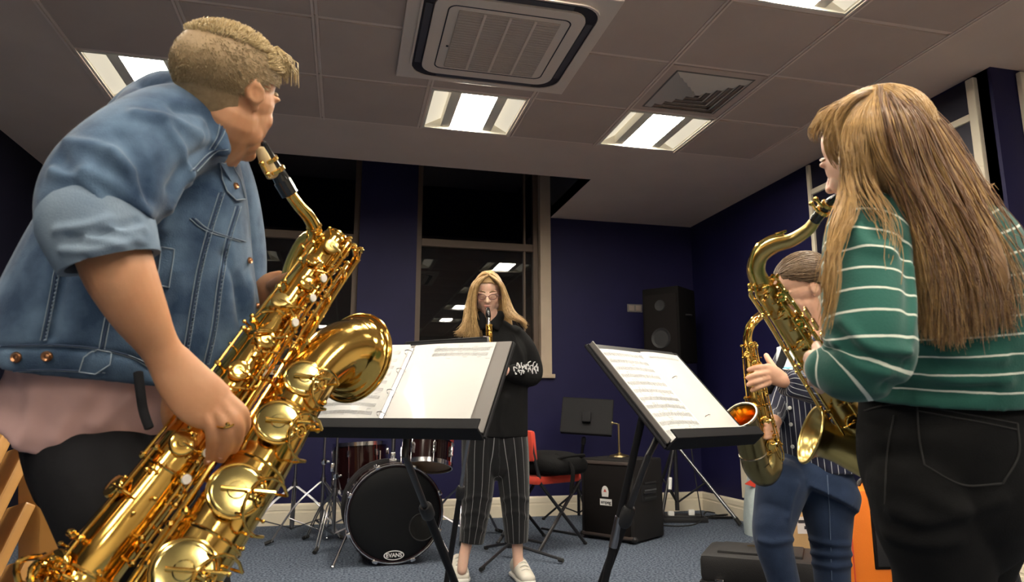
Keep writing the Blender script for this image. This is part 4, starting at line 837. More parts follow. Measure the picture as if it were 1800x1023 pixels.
FM = [[(356, 716, 1.04, 14), (373, 752, 1.038, 13.5), (374, 786, 1.055, 12), (367, 812, 1.07, 9.5)],
      [(378, 720, 1.044, 14), (399, 750, 1.04, 13.5), (399, 782, 1.055, 12), (389, 806, 1.07, 9.5)],
      [(394, 712, 1.048, 13), (415, 740, 1.045, 12.5), (419, 766, 1.06, 11), (411, 790, 1.075, 9)],
      [(400, 700, 1.055, 12), (425, 722, 1.055, 11), (432, 744, 1.07, 10), (426, 762, 1.085, 8)],
      [(312, 668, 1.045, 16), (298, 706, 1.065, 14), (297, 738, 1.085, 12.5), (305, 762, 1.10, 10)]]
fingers(b, FM)
b.limb([(330, 300, 1.44, 55), (395, 440, 1.50, 50), (415, 560, 1.48, 44), (448, 540, 1.43, 34, .024), (470, 522, 1.41, 31, .020)], 5, 20)
b.limb([(466, 524, 1.41, 30, .022), (484, 508, 1.40, 32, .020), (500, 498, 1.395, 26, .016)], 4, 16)
fingers(b, [[(494, 505, 1.39, 9), (508, 496, 1.37, 9), (520, 500, 1.345, 8), (524, 510, 1.33, 7)], [(498, 515, 1.385, 9), (512, 512, 1.36, 8.5), (520, 520, 1.34, 7.5)], [(490, 528, 1.385, 9), (502, 532, 1.36, 8.5), (508, 542, 1.34, 7)], [(478, 540, 1.39, 8), (489, 549, 1.36, 7.5), (493, 558, 1.345, 6.5)], [(480, 502, 1.38, 11), (497, 491, 1.35, 10), (512, 484, 1.338, 8)]])
for sgn, dd in ((0, 1.19), (1, 1.36)): pass
body = put('body', fuse(b, .0032, 3), 'skin_man', man); HM.face(body)
nails(body, [(367, 806, 1.058, -.2, 1), (389, 800, 1.058, -.3, 1), (412, 784, 1.064, -.3, 1)])
MB().ring(W(398, 744, 1.04), nrm(W(399, 782, 1.055)-W(390, 735, 1.04)), .0135, .0017, 20, 8).ell(W(400, 746, 1.026), (.004, .004, .004), None, 8).build('finger_ring', 'gold', body)
# short hair: cropped sides, longer top swept forward
cap = MB(); cv = []; n_, m_ = 40, 24
def hairline(x, y, z): return z > (.12 if y > .18 else (.10 if y > .05 else (-.02 if y > -.08 else -.26-.1*(y+.45)))) and not (y > .05 and z < .20 and abs(x) < .20) and not (abs(x) > .2 and y > .1 and z < .16)
pts = []
for i in range(11000):
    v = rng.normal(0, 1, 3); v /= np.linalg.norm(v); p = np.array([0, -.06, .17])+v*np.array([.322, .427, .332])
    if p[2] < .0: q = v*np.array([.305, .365, .27]); p = np.array([0, .02-.05, -.0])+q*1.0
    if hairline(*p): pts.append((p, v))
ls, lt = [], []
for p, v in pts:
    top = p[2] > .36 or (p[2] > .26 and p[1] > .05); fr = max(0, p[1]+.1)
    L_ = (.048+.03*fr*2 if top else .028)*rng.uniform(.7, 1.15); j = rng.normal(0, .25, 3)
    dr = nrm(v*(.9 if top else .6)+np.array([0, .55+.4*fr, .35 if top else -.75])+j*(.9 if top else .5)); e = p+dr*L_; m1 = p+(v*.6+dr)*L_*.5
    (lt if top else ls).append([HM.L(*(p-v*.02)), HM.L(*m1), HM.L(*e)])
cp_ = MB(); N_ = 26; grid = {}; vv = []; ff = []
for i in range(N_+1):
    for j in range(2*N_):
        a = math.pi*i/N_; c_ = 2*math.pi*j/(2*N_); v = np.array([math.sin(a)*math.cos(c_), math.sin(a)*math.sin(c_), math.cos(a)]); p = np.array([0, -.06, .17])+v*np.array([.326, .431, .338])
        if p[2] < .0: p = np.array([0, -.03, 0])+v*np.array([.318, .40, .30])
        vv.append(HM.L(*p)); grid[i, j] = hairline(*p)
for i in range(N_):
    for j in range(2*N_):
        k = (j+1) % (2*N_)
        if grid[i, j] and grid[i+1, j] and grid[i, k] and grid[i+1, k]: ff.append((i*2*N_+j, (i+1)*2*N_+j, (i+1)*2*N_+k, i*2*N_+k))
hr = cp_.add(vv, ff).build('hair', 'scalp', man)
o = put('cropped_hair', strand_mesh(ls, .0008, .0003), 'blond_short', hr); tag(o, kind='stuff'); o = put('top_hair', strand_mesh(lt, .0015, .0004), 'blond_top', hr); tag(o, kind='stuff')
tufts = []
for i in range(260):
    x = rng.uniform(-.16, .18); y0_ = rng.uniform(.16, .34); p = np.array([x, y0_, .42-.5*max(0, y0_-.12)]); e = p+np.array([rng.normal(.03, .03), .12+rng.uniform(-.05, .04), rng.uniform(-.02, .06)]); e2 = e+np.array([0, .03, -.09])
    tufts.append([HM.L(*p), HM.L(*((p+e)/2+np.array([0, 0, .05]))), HM.L(*e), HM.L(*e2)])
o = put('quiff', strand_mesh(tufts, .0017, .0005), 'blond_top', hr); tag(o, kind='stuff')
# denim jacket
jk = MB(); trs = [(228, 643, 1.27, 226, .16), (236, 595, 1.27, 220, .168), (244, 540, 1.27, 206, .168), (260, 450, 1.27, 180, .165), (286, 340, 1.27, 144, .16), (300, 262, 1.265, 114, .145), (306, 212, 1.25, 96, .11), (316, 178, 1.24, 72, .075)]
jk.limb(trs, 5, 40, 'flat', power=2.3)
slv = [(330, 232, 1.19, 84), (292, 238, 1.13, 84), (240, 275, 1.06, 92), (192, 328, 1.01, 99), (168, 378, .99, 92), (180, 425, .985, 80)]
jk.limb(slv, 6, 32, 'flat')
jk.limb([(330, 250, 1.36, 80), (385, 330, 1.46, 62), (405, 440, 1.51, 60), (412, 545, 1.50, 52)], 5, 24)
jk.limb([(216, 204, 1.27, 30), (248, 180, 1.25, 34), (300, 164, 1.22, 40), (346, 186, 1.17, 30), (374, 230, 1.15, 23), (392, 262, 1.15, 15)], 6, 18)
jm = fuse(jk, .0045, 5)
tr0 = bvh(jm)
def fold(lines, w, a): push(jm, [[q for q in drape(tr0, l, 0) if q is not None] for l in lines], w, a)
fold([[(95, 300), (140, 320), (190, 370), (200, 420)], [(200, 270), (240, 330), (262, 380)], [(285, 215), (320, 265), (330, 320)], [(120, 250), (180, 262), (230, 300)], [(240, 200), (300, 212), (350, 238)], [(330, 300), (300, 360), (285, 400)], [(150, 300), (205, 330), (250, 372)]], .011, .0075)
fold([[(215, 240), (250, 300), (255, 350)], [(105, 280), (150, 345), (150, 375)], [(300, 330), (330, 285), (372, 262)], [(270, 420), (262, 470), (270, 520)], [(110, 480), (98, 540), (88, 590)], [(395, 450), (415, 500), (425, 560)], [(310, 190), (360, 200), (384, 240)]], .012, -.008)
fold([[(405, 470), (400, 540), (408, 585)], [(315, 480), (310, 540), (300, 590)], [(440, 500), (440, 560), (430, 600)]], .014, .006)
fold([[(5, 612), (90, 612), (175, 618), (235, 632), (285, 668)]], .006, -.004); fold([[(20, 640), (110, 640), (200, 648), (260, 672)]], .022, .004)
jac = put('jacket', jm, 'denim', man); jt = bvh(jm) if False else None
jw = bpy.data.meshes.new_from_object(jac); set_co(jw, co_of(jm) @ np.array(world_of(jac))[:3, :3].T + np.array(world_of(jac))[:3, 3]); JT = bvh(jw)
def seam(pts, name='seam', m='denim_seam', r=.0016, lift=.0006, k=8):
    P = drape(JT, pts, lift, k)
    if len(P) > 2: return MB().tube(P, r, 6).build(name, m, jac)
for a in ([(389, 338), (368, 405), (350, 475), (338, 545), (327, 615)], [(418, 362), (398, 430), (386, 500), (376, 575), (362, 640)], [(338, 383), (366, 404), (427, 424)], [(104, 455), (90, 530), (76, 598)], [(192, 545), (183, 590), (178, 618)], [(2, 608), (90, 606), (178, 613), (240, 630), (290, 660)], [(2, 652), (90, 650), (180, 654)], [(372, 262), (388, 235), (392, 200)], [(340, 300), (372, 268), (396, 262)]):
    seam(a)
    for o in (-5, 5): seam([(u+o, v+1) for u, v in a], 'stitching', 'thread', .0008, .0012, 10)
# little raised ladder stitches along the two front seams
for a in ([(389, 338), (368, 405), (350, 475), (338, 545), (327, 615)], [(418, 362), (398, 430), (386, 500), (376, 575), (362, 640)], [(104, 455), (90, 530), (76, 598)]):
    Q = crom(np.array([(*p, 0) for p in a], float), 10)[:, :2]; mb = MB()
    for u, v in Q:
        h, n = hit(JT, u+3, v, .001)
        if h is not None: mb.ell(h, (.0035, .0018, .0022), np.c_[rt, nrm(n), np.cross(rt, nrm(n))], 8)
    tag(mb.build('seam_puckers', 'denim_light', jac), kind='stuff')
def patch(poly, name, m, lift=.0035, k=5, th=.003):
    Q = []
    for a, c in zip(poly, poly[1:]+poly[:1]): Q += [(a[0]+(c[0]-a[0])*q/k, a[1]+(c[1]-a[1])*q/k) for q in range(k)]
    H = [hit(JT, u, v, lift) for u, v in Q]; H = [h for h in H if h[0] is not None]
    if len(H) < 4: return None
    P = [h[0] for h in H]; n = nrm(np.mean([h[1] for h in H], 0)); c = np.mean(P, 0); mb = MB(); K = len(P)
    ch = hit(JT, np.mean([q[0] for q in Q]), np.mean([q[1] for q in Q]), lift)[0]; c = ch if ch is not None else c
    v = P+[c]+[p-n*th*2 for p in P]; f = [(i, (i+1) % K, K) for i in range(K)]+[(i, K+1+i, K+1+(i+1) % K, (i+1) % K) for i in range(K)]; ob = mb.add(v, f).build(name, m, jac)
    MB().tube([p+n*.0006 for p in P], .0011, 6, closed=True).build('edge_stitching', 'thread', ob); return ob
patch([(384, 284), (404, 288), (420, 318), (428, 350), (412, 352), (396, 336), (388, 316)], 'pocket_flap', 'denim'); patch([(284, 434), (306, 438), (303, 470), (298, 505), (277, 500), (281, 466)], 'welt_pocket', 'denim')
patch([(172, 612), (196, 618), (194, 640), (168, 656), (140, 652), (148, 628)], 'waist_tab', 'denim')
def button(u, v, r=.0085, m='copper'):
    h, n = hit(JT, u, v, .002)
    if h is not None: MB().lathe([(r, 0), (r, .003), (r*.8, .005), (r*.45, .003), (0, .0045)], h, n, 16).build('button', m, jac)
button(31, 628); button(84, 626); button(411, 327, .006); button(436, 458, .006); button(449, 538, .006)
cuv = limb([(156, 366, .988, 86), (166, 384, .984, 92), (176, 410, .98, 91), (187, 440, .976, 86), (194, 462, .976, 82)], 14, 90, None)
cm_o = MB().add(cuv[0], cuv[1]).build('tmpc', 'denim_light'); cm = cm_o.data; bpy.data.objects.remove(cm_o); ct = bvh(cm)
push(cm, [drape(ct, l, 0) for l in ([(100, 404), (150, 398), (190, 384)], [(110, 440), (170, 440), (240, 420)], [(190, 400), (220, 408), (252, 402)], [(150, 418), (190, 424), (215, 436)])], .007, .005); push(cm, [drape(ct, l, 0) for l in ([(120, 420), (180, 412), (240, 388)], [(150, 456), (200, 448), (255, 436)])], .006, -.005)
co_ = put('rolled_cuff', cm, 'denim_light', jac); md_ = co_.modifiers.new('cloth', 'SOLIDIFY'); md_.thickness = .010; md_.offset = -1; md_ = co_.modifiers.new('edge', 'BEVEL'); md_.width = .003; md_.segments = 2; md_.limit_method = 'ANGLE'; MB().tube([W(100, 388, .92), W(104, 420, .915), W(118, 452, .925)], .0045, 8, k=4).build('cuff_edge', 'denim_seam', co_); MB().lathe([(.008, 0), (.008, .003), (.004, .004), (0, .003)], W(93, 387, .925), -fw-rt*.5, 14).build('button', 'copper', co_)
# shirt, strap, trousers, shoes
sh = MB().limb([(222, 590, 1.26, 186, .14), (190, 645, 1.26, 160, .145), (164, 695, 1.255, 138, .145), (140, 732, 1.25, 132, .14), (126, 757, 1.25, 128, .135)], 5, 36, 'flat'); sm = fuse(sh, .006, 3)
s_t = bvh(sm); push(sm, [drape(s_t, l, 0) for l in ([(60, 690), (50, 750), (30, 790)], [(150, 690), (120, 730), (100, 770)], [(230, 690), (200, 720), (170, 745)])], .016, .007)
put('t_shirt', sm, 'pink_cotton', man)
MB().limb([(243, 655, 1.115, 8, .003), (247, 690, 1.105, 8, .003), (252, 722, 1.10, 8, .003), (262, 752, 1.09, 8, .003)], 4, 10).build('strap', 'black_cotton', man)
tr_ = MB().limb([(180, 680, 1.27, 112, .11), (168, 745, 1.26, 114, .12), (178, 815, 1.25, 110, .125)], 4, 32)
tr_.limb([(158, 790, 1.21, 98), (205, 900, 1.17, 96), (252, 1040, 1.16, 88), (275, 1180, 1.16, 74), (262, 1350, 1.17, 60), (250, 1560, 1.19, 52)], 5, 28); tr_.limb([(200, 790, 1.33, 92), (260, 900, 1.36, 88), (320, 1040, 1.40, 80), (340, 1180, 1.42, 66), (335, 1300, 1.42, 56), (330, 1430, 1.42, 50)], 5, 28)
put('trousers', fuse(tr_, .007, 4), 'black_cotton', man)
mat('shoe_black', (.015, .014, .014), .5)
for u, v, d in ((255, 1600, 1.19), (335, 1460, 1.42)):
    p = W(u, v, d); p[2] = 0; MB().limb([(*(p-rt*.07+Z1*.045), .042, .045), (*(p+Z1*.045), .045, .045), (*(p+rt*.10+Z1*.032), .045, .032), (*(p+rt*.17+Z1*.026), .035, .025)], 5, 16, 'round', False, ref=Z1).build('shoe', 'shoe_black', man)
# ---------------------------------------------------------------- baritone saxophone
bs = thing('baritone_saxophone', 'large shiny gold baritone saxophone with flared bell held by the player in denim', 'saxophone', W(200, 1040, 1.0))
BT = Horn([(583, 428, 1.385, 25), (540, 486, 1.33, 27), (480, 570, 1.25, 32), (410, 672, 1.175, 38), (330, 780, 1.10, 44), (250, 884, 1.045, 50), (180, 972, 1.00, 54), (130, 1040, .975, 56)])
BT.tube('body_tube', 'gold', bs)
bl, bP, bT, bA = bell_shell([(215, 1180, .92, 62), (270, 1098, .95, 61), (335, 1000, 1.00, 60), (402, 898, 1.06, 56), (465, 798, 1.13, 53), (514, 712, 1.20, 49), (548, 660, 1.26, 47), (578, 630, 1.31, 50), (597, 622, 1.343, 56), (608, 623, 1.364, 64), (616, 626, 1.379, 72), (621, 628, 1.387, 79)], 'bell_tube', 'gold', bs)
BB = Horn([(215, 1180, .92, 62), (270, 1098, .95, 61), (335, 1000, 1.00, 60), (402, 898, 1.06, 56), (465, 798, 1.13, 53), (514, 712, 1.20, 49)])
MB().limb([(150, 1015, .985, 58), (105, 1085, .955, 62), (85, 1160, .93, 66), (110, 1235, .915, 68), (165, 1245, .91, 66), (220, 1175, .92, 63)], 8, 28).build('bow', 'gold', bs)
NK = Horn([(508, 338, 1.292, 10), (524, 360, 1.31, 10.5), (543, 382, 1.335, 11.5), (553, 402, 1.355, 12.5), (552, 418, 1.365, 13.5), (540, 432, 1.37, 14)], 18, 8); NK.tube('neck', 'gold', bs)
MB().limb([(545, 418, 1.366, 14), (530, 432, 1.37, 13.5), (514, 464, 1.37, 13), (501, 508, 1.365, 13.5), (482, 562, 1.34, 15), (450, 620, 1.31, 19), (424, 660, 1.28, 19)], 8, 20).build('upper_loop', 'gold', bs)
mp = MB().limb([(463, 251, 1.246, 5, .003), (474, 276, 1.262, 10), (489, 305, 1.28, 13), (504, 331, 1.29, 14.5)], 5, 20).build('mouthpiece', 'lacquer_black', bs)
MB().limb([(457, 262, 1.242, 8, .004), (470, 290, 1.257, 12, .006), (480, 308, 1.267, 12, .006)], 4, 14).build('reed', 'reed', mp)
for (u, v, d, r) in ((474, 281, 1.264, 13.5), (484, 299, 1.274, 15)): MB().lathe([(r*d/F, -.004), (r*d/F+.002, -.003), (r*d/F+.002, .003), (r*d/F, .004)], W(u, v, d), nrm(W(489, 305, 1.28)-W(474, 276, 1.262)), 20).build('ligature_band', 'gold', mp)
MB().tube([W(462, 290, 1.245), W(474, 312, 1.255)], .003, 8).ell(W(460, 287, 1.24), (.005,)*3).ell(W(470, 306, 1.247), (.005,)*3).build('ligature_screws', 'gold', mp)
MB().limb([(496, 318, 1.285, 15.5), (510, 342, 1.295, 15)], 4, 18, 'flat').build('neck_cork', 'lacquer_black', mp)
# rings and keywork on the body tube
for t in (.03, .30, .62, .86): MB().ring(BT.g(BT.P, t), BT.g(BT.T, t), BT.g(BT.A, t)+.0005, .0032, 32).build('body_ring', 'gold', bs)
for t in (.10, .55, .92): MB().ring(NK.g(NK.P, t), NK.g(NK.T, t), NK.g(NK.A, t), .0022, 20).build('neck_ring', 'gold', bs)
for q, (t, a, r) in enumerate(((.10, 5, .015), (.165, -15, .014), (.225, 10, .0155), (.285, -20, .016), (.36, 5, .018), (.43, -5, .019), (.50, 18, .020), (.575, -8, .021))): BT.cup(bs, t, a, r, .008, 'gold' if q % 3 else 'gold_matte', (.0, 42))
for t, a, r in ((.07, 75, .012), (.13, 80, .012), (.19, 72, .012), (.33, 85, .014)): BT.cup(bs, t, a, r, .007, 'gold', (.02, -25))
for t0, t1, a, h in ((.02, .48, 52, .014), (.10, .52, 70, .020), (.05, .40, 38, .012), (.42, .80, 45, .014), (.48, .90, 62, .018), (.30, .75, 30, .016), (.60, .92, -40, .012), (.12, .34, -45, .012), (.36, .62, -50, .014)): BT.rod(bs, t0, t1, a, h, .0031, posts=4)
for t0, t1, a, h in ((.015, .50, 92, .026), (.03, .60, 78, .034)): BT.rod(bs, t0, t1, a, h, .0042, posts=3)
for t, a in ((.20, 30), (.25, 35), (.31, 32), (.52, 28), (.57, 30), (.62, 28)): BT.pearl(bs, t, a, .0085, .022)
for t in (.06, .14, .22, .27, .34, .40): 
    c = BT.at(t, 64, .030); MB().box(c, (.018, .010, .006), np.c_[BT.rad(t, 154), nrm(BT.g(BT.T, t)), BT.rad(t, 64)], .002).ell(BT.at(t, 50, .026), (.004,)*3, None, 8).ell(BT.at(t, 88, .034), (.0045,)*3, None, 8).build('key_lever', 'gold', bs)
for i in range(46):
    t = rng.uniform(.02, .72); a = rng.uniform(-60, 95); c = BT.at(t, a, rng.uniform(.006, .018)); r = rng.uniform(.0028, .0052)
    MB().tube([BT.at(t, a, -.001), c], r*.55, 6).ell(c, (r, r, r), None, 10).build('key_post', 'gold', bs)
for i in range(14):
    t = rng.uniform(.04, .64); a = rng.uniform(-30, 70); h = rng.uniform(.012, .022); da = rng.uniform(20, 45)*rng.choice((-1, 1)); MB().tube([BT.at(t, a, h), BT.at(t+.012, a+da*.5, h+.005), BT.at(t+.02, a+da, h-.004)], .0026, 7, k=4).build('key_arm', 'gold', bs)
# side keys of the right hand and low cluster at the bottom
for t, a in ((.60, 48), (.645, 52), (.69, 56)): MB().ell(BT.at(t, a, .022), (.012, .020, .005), np.c_[BT.rad(t, a+90), nrm(BT.g(BT.T, t)), BT.rad(t, a)], 14).build('side_key', 'gold', bs)
for t, a, r in ((.69, -62, .018), (.885, -50, .024)): BT.cup(bs, t, a, r, .010, 'gold', (.0, 40))
for t, a, r in ((.93, -75, .024), (.97, -40, .028)): BT.guard(bs, t, a, r, .018)
for i in range(18):
    t = rng.uniform(.80, .99); a = rng.uniform(-95, 40); c = BT.at(t, a, rng.uniform(.008, .026)); r = rng.uniform(.004, .0075); MB().tube([BT.at(t, a, -.001), c], r*.5, 6).ell(c, (r, r, r*.8), None, 10).build('key_post', 'gold', bs)
for a0, a1, t0, t1 in ((-70, -20, .86, .97), (-95, -55, .88, .985), (-40, 15, .90, .98)): MB().tube([BT.at(t0, a0, .012), BT.at((t0+t1)/2, (a0+a1)/2, .040), BT.at(t1, a1, .016)], .0042, 8, k=6).build('low_key_arm', 'gold', bs)
# bell-side cups with guards
for t, r in ((.955, .033), (.80, .037), (.605, .041), (.385, .043)):
    BB.cup(bs, t, -6, r, .012, mat('cup_gold', (.50, .40, .15), .17, 1.0), None, 'bell_key_cup'); n = BB.rad(t, -6); c = BB.at(t, -6, .019); T = nrm(BB.g(BB.T, t)); X = np.cross(n, T); d = nrm(T*.35-X*.9)
    MB().tube([c+d*r*1.35, c, c-d*r*.55], .0032, 8).build('cup_arm', 'gold', bs); MB().ring(BB.at(t, -6, .012), n, r, .0028, 28, 8).build('cup_rim', 'gold', bs)
    BB.guard(bs, t, 38, r*1.05, .022)
for t in (.16, .50, .70, .88): MB().ring(BB.g(BB.P, t), BB.g(BB.T, t), BB.g(BB.A, t)+.0005, .0028, 32).build('bell_ring', 'gold', bs)
for t0, t1, a, h in ((.10, .52, -58, .012), (.30, .93, -70, .014), (.08, .30, -35, .010)): BB.rod(bs, t0, t1, a, h, .0036, posts=4)
for i in range(16):
    t = rng.uniform(.30, .98); a = rng.choice((-48, 62))+rng.uniform(-12, 12); c = BB.at(t, a, rng.uniform(.006, .014)); r = rng.uniform(.003, .0055); MB().tube([BB.at(t, a, -.001), c], r*.6, 6).ell(c, (r, r, r), None, 10).build('key_post', 'gold', bs)
for t in (.42, .75): MB().tube([BT.at(.5 if t > .6 else .78, 92, -.004), BB.at(t, -92, -.004)], .005, 8).build('body_brace', 'gold', bs)
MB().box(BB.at(.99, 4, .001), (.03, .02, .0008), np.c_[nrm(BB.g(BB.T, .99)), BB.rad(.99, 94), BB.rad(.99, 4)]).build('engraving', 'gold_matte', bs)
# ---------------------------------------------------------------- the woman in the middle
def dY(u, v, y): return y/ray(u, v)[1]
def rows(y, *pts):                       # (u, v, half width px, half depth m[, dy]) on an upright plane y
    return [(p[0], p[1], dY(p[0], p[1], y+(p[4] if len(p) > 4 else 0)), p[2], p[3]) for p in pts]
Yc = 3.74
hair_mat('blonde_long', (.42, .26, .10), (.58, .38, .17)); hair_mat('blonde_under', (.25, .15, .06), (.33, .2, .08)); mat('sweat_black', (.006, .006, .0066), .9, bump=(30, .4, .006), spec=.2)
stripe_mat('pinstripe', (.005, .005, .0065), (.20, .20, .21), 'ang', .040, .0024); mat('glass_frame', (.10, .03, .035), .3); mat('shoe_white', (.72, .68, .60), .7, noise=(20, (.62, .58, .5), .3, .7)); mat('sole_white', (.75, .73, .68), .6)
f0 = Wy(862, 1010, Yc); wm = thing('person', 'person with long blonde hair and glasses in a black sweatshirt behind the binder', 'person', (f0[0], f0[1], 0))
dh = dY(858, 517, Yc-.03); HW = Head(858, 516, dh, (-.04, -.16, .98), (0, 1, 0), .236); HW.brow = 'blonde_under'
b = MB(); HW.add(b, True)
b.limb(rows(Yc, (859, 545, 15, .05, -.02), (862, 565, 16, .05), (866, 590, 30, .06)), 4, 18); b.limb(rows(Yc, (868, 590, 40, .07), (868, 680, 42, .08), (870, 750, 44, .08), (870, 770, 36, .07)), 4, 20)
for sgn, pts in ((1, [(910, 598, 14, .045), (934, 655, 13, .04), (925, 662, 12, .035, -.06), (898, 655, 9, .025, -.16), (884, 650, 8, .022, -.20)]), (-1, [(826, 600, 14, .045), (806, 660, 13, .04), (812, 676, 12, .035, -.06), (834, 676, 9, .025, -.16), (850, 674, 8, .022, -.2)])): b.limb(rows(Yc, *pts), 5, 14)
b.limb(rows(Yc, (843, 790, 20, .07), (838, 870, 17, .06), (826, 930, 11, .035), (816, 975, 9.5, .03), (812, 1002, 9, .03)), 4, 14); b.limb(rows(Yc, (897, 790, 20, .07), (903, 870, 17, .06), (908, 930, 11, .035), (910, 975, 9.5, .03), (912, 1004, 9, .03)), 4, 14)
fingers(b, [rows(Yc, (884, 645, 2.6, .008, -.2), (872, 643, 2.6, .008, -.23), (864, 646, 2.4, .007, -.24)), rows(Yc, (884, 651, 2.6, .008, -.2), (871, 651, 2.6, .008, -.23), (863, 653, 2.4, .007, -.24)), rows(Yc, (883, 657, 2.6, .008, -.2), (870, 659, 2.6, .008, -.23), (863, 660, 2.4, .007, -.24)), rows(Yc, (885, 640, 2.6, .009, -.2), (876, 634, 2.6, .008, -.2), (870, 634, 2.4, .008, -.19)), rows(Yc, (882, 663, 2.3, .007, -.2), (871, 666, 2.3, .007, -.23), (864, 667, 2.1, .006, -.24)),
            rows(Yc, (850, 668, 2.6, .008, -.2), (858, 678, 2.6, .008, -.24), (864, 680, 2.4, .007, -.25)), rows(Yc, (850, 675, 2.6, .008, -.2), (857, 686, 2.6, .008, -.24), (863, 688, 2.4, .007, -.25)), rows(Yc, (849, 682, 2.6, .008, -.2), (856, 694, 2.6, .008, -.24), (862, 696, 2.4, .007, -.25)), rows(Yc, (848, 688, 2.4, .007, -.2), (855, 701, 2.4, .007, -.24), (861, 703, 2.2, .006, -.25)), rows(Yc, (851, 664, 2.7, .008, -.2), (859, 668, 2.6, .008, -.2), (866, 672, 2.4, .008, -.2))])
body = put('body', fuse(b, .0042, 2), 'skin_pale', wm); HW.face(body)
g = MB()
for q in (-1, 1):
    c = HW.L(.125*q, .40, -.015); a = np.linspace(0, 2*np.pi, 18, endpoint=False); g.tube([c+HW.h*(HW.r*.092*math.cos(x)+HW.u*.060*math.sin(x)) for x in a], .0016, 6, closed=True); g.tube([HW.L(.215*q, .395, .005), HW.L(.31*q, .28, .01), HW.L(.335*q, 0, .02)], .0016, 6)
g.tube([HW.L(-.035, .40, -.0), HW.L(0, .425, .008), HW.L(.035, .40, -.0)], .0016, 6); gl_ = g.build('glasses', 'glass_frame', wm)
for q in (-1, 1): MB().lathe([(.0, .0), (.0135, .0)], HW.L(.125*q, .40, -.015), HW.f, 18).build('lens', 'clear_glass', gl_)
sk = MB(); pa = []
for r_, kw in ((rows(Yc, (868, 768, 60, .115), (868, 720, 60, .115), (868, 660, 60, .12), (869, 615, 58, .115), (868, 588, 42, .085), (864, 568, 24, .065)), dict(k=5, n=32, cap='flat')), (rows(Yc, (898, 596, 27, .075), (918, 614, 24, .07), (934, 645, 20, .06), (933, 662, 18, .055, -.04), (912, 660, 15, .045, -.12), (898, 655, 13, .04, -.17)), dict(k=5, n=22)), (rows(Yc, (836, 598, 27, .075), (818, 620, 24, .07), (804, 652, 20, .06), (806, 674, 18, .055, -.04), (824, 678, 15, .045, -.12), (838, 676, 13, .04, -.17)), dict(k=5, n=22))):
    (v, f), fr = LB(r_, **kw); sk.add(v, f); pa.append(fr)
sm = fuse(sk, .006, 4); tr_ = bvh(sm); push(sm, [drape(tr_, l, 0) for l in ([(900, 590), (915, 625), (920, 655)], [(880, 610), (900, 640), (915, 650)], [(840, 600), (850, 640)], [(890, 700), (880, 740), (885, 765)])], .018, .010)
put('sweatshirt', sm, 'sweat_black', wm)
JT2 = bvh(sm) if False else tr_
cufp = MB()
Tc = np.random.RandomState(3)
for i in range(26):
    u0 = 903+i*1.6; h, n = hit(tr_, u0, 652+Tc.uniform(-6, 7), .012)
    if h is not None: cufp.tube([h, h+up*Tc.uniform(.01, .028)+rt*Tc.uniform(-.008, .008), h+up*Tc.uniform(.0, .03)+rt*Tc.uniform(-.006, .018)], .0028, 5, k=3)
tag(cufp.build('sleeve_print', 'print_white', wm), 'white printed pattern on the cuff', kind='stuff')
MB().limb(rows(Yc, (853, 574, 11, .012, -.09), (846, 560, 8, .012, -.06), (845, 550, 7, .012, -.02)), 4, 10).limb(rows(Yc, (868, 574, 11, .012, -.09), (878, 560, 8, .012, -.06), (880, 550, 7, .012, -.02)), 4, 10).build('collar', 'sweat_black', wm)
tk = MB(); pa = []
for r_ in (rows(Yc, (844, 768, 33, .11), (842, 800, 31, .105), (840, 860, 28, .095), (834, 915, 24, .08), (829, 954, 21, .066)), rows(Yc, (895, 768, 33, .11), (899, 800, 31, .105), (904, 860, 27, .095), (907, 915, 23, .08), (908, 953, 20, .066))):
    (v, f), fr = LB(r_, k=5, n=28, cap='flat'); tk.add(v, f); pa.append(fr)
tk.limb(rows(Yc, (870, 745, 56, .11), (871, 790, 54, .11), (872, 812, 40, .10)), 4, 28)
tm_ = fuse(tk, .006, 3); tr_ = bvh(tm_); push(tm_, [drape(tr_, l, 0) for l in ([(815, 880), (840, 872), (862, 880)], [(812, 905), (838, 900), (855, 912)], [(885, 880), (905, 872), (928, 880)], [(888, 905), (905, 900), (925, 910)], [(815, 930), (835, 925), (850, 935)])], .012, .007)
garment_coords(tm_, pa); put('trousers', tm_, 'pinstripe', wm)
for u, v, dx in ((807, 1016, -.03), (917, 1020, .04)):
    p = Wz(u, v, 0); d = nrm(np.array([dx, -1, 0])); A = p+d*-.10
    s_ = MB().limb([(*(A+Z1*.055), .036, .050), (*(A+d*.07+Z1*.06), .040, .055), (*(A+d*.15+Z1*.042), .045, .036), (*(A+d*.215+Z1*.034), .040, .026)], 5, 18, 'round', False, ref=Z1).build('shoe', 'shoe_white', wm)
    MB().limb([(*(A-d*.01+Z1*.014), .042, .014), (*(A+d*.09+Z1*.014), .044, .014), (*(A+d*.18+Z1*.014), .050, .014), (*(A+d*.235+Z1*.014), .036, .013)], 5, 18, 'round', False, ref=Z1, power=3).build('sole', 'sole_white', s_)
    for q in range(4): MB().tube([A+d*(.095+.026*q)-np.cross(d, Z1)*.024+Z1*(.098-.011*q), A+d*(.102+.026*q)+Z1*(.112-.012*q), A+d*(.095+.026*q)+np.cross(d, Z1)*.024+Z1*(.098-.011*q)], .0035, 6, k=3).build('lace', 'sole_white', s_)
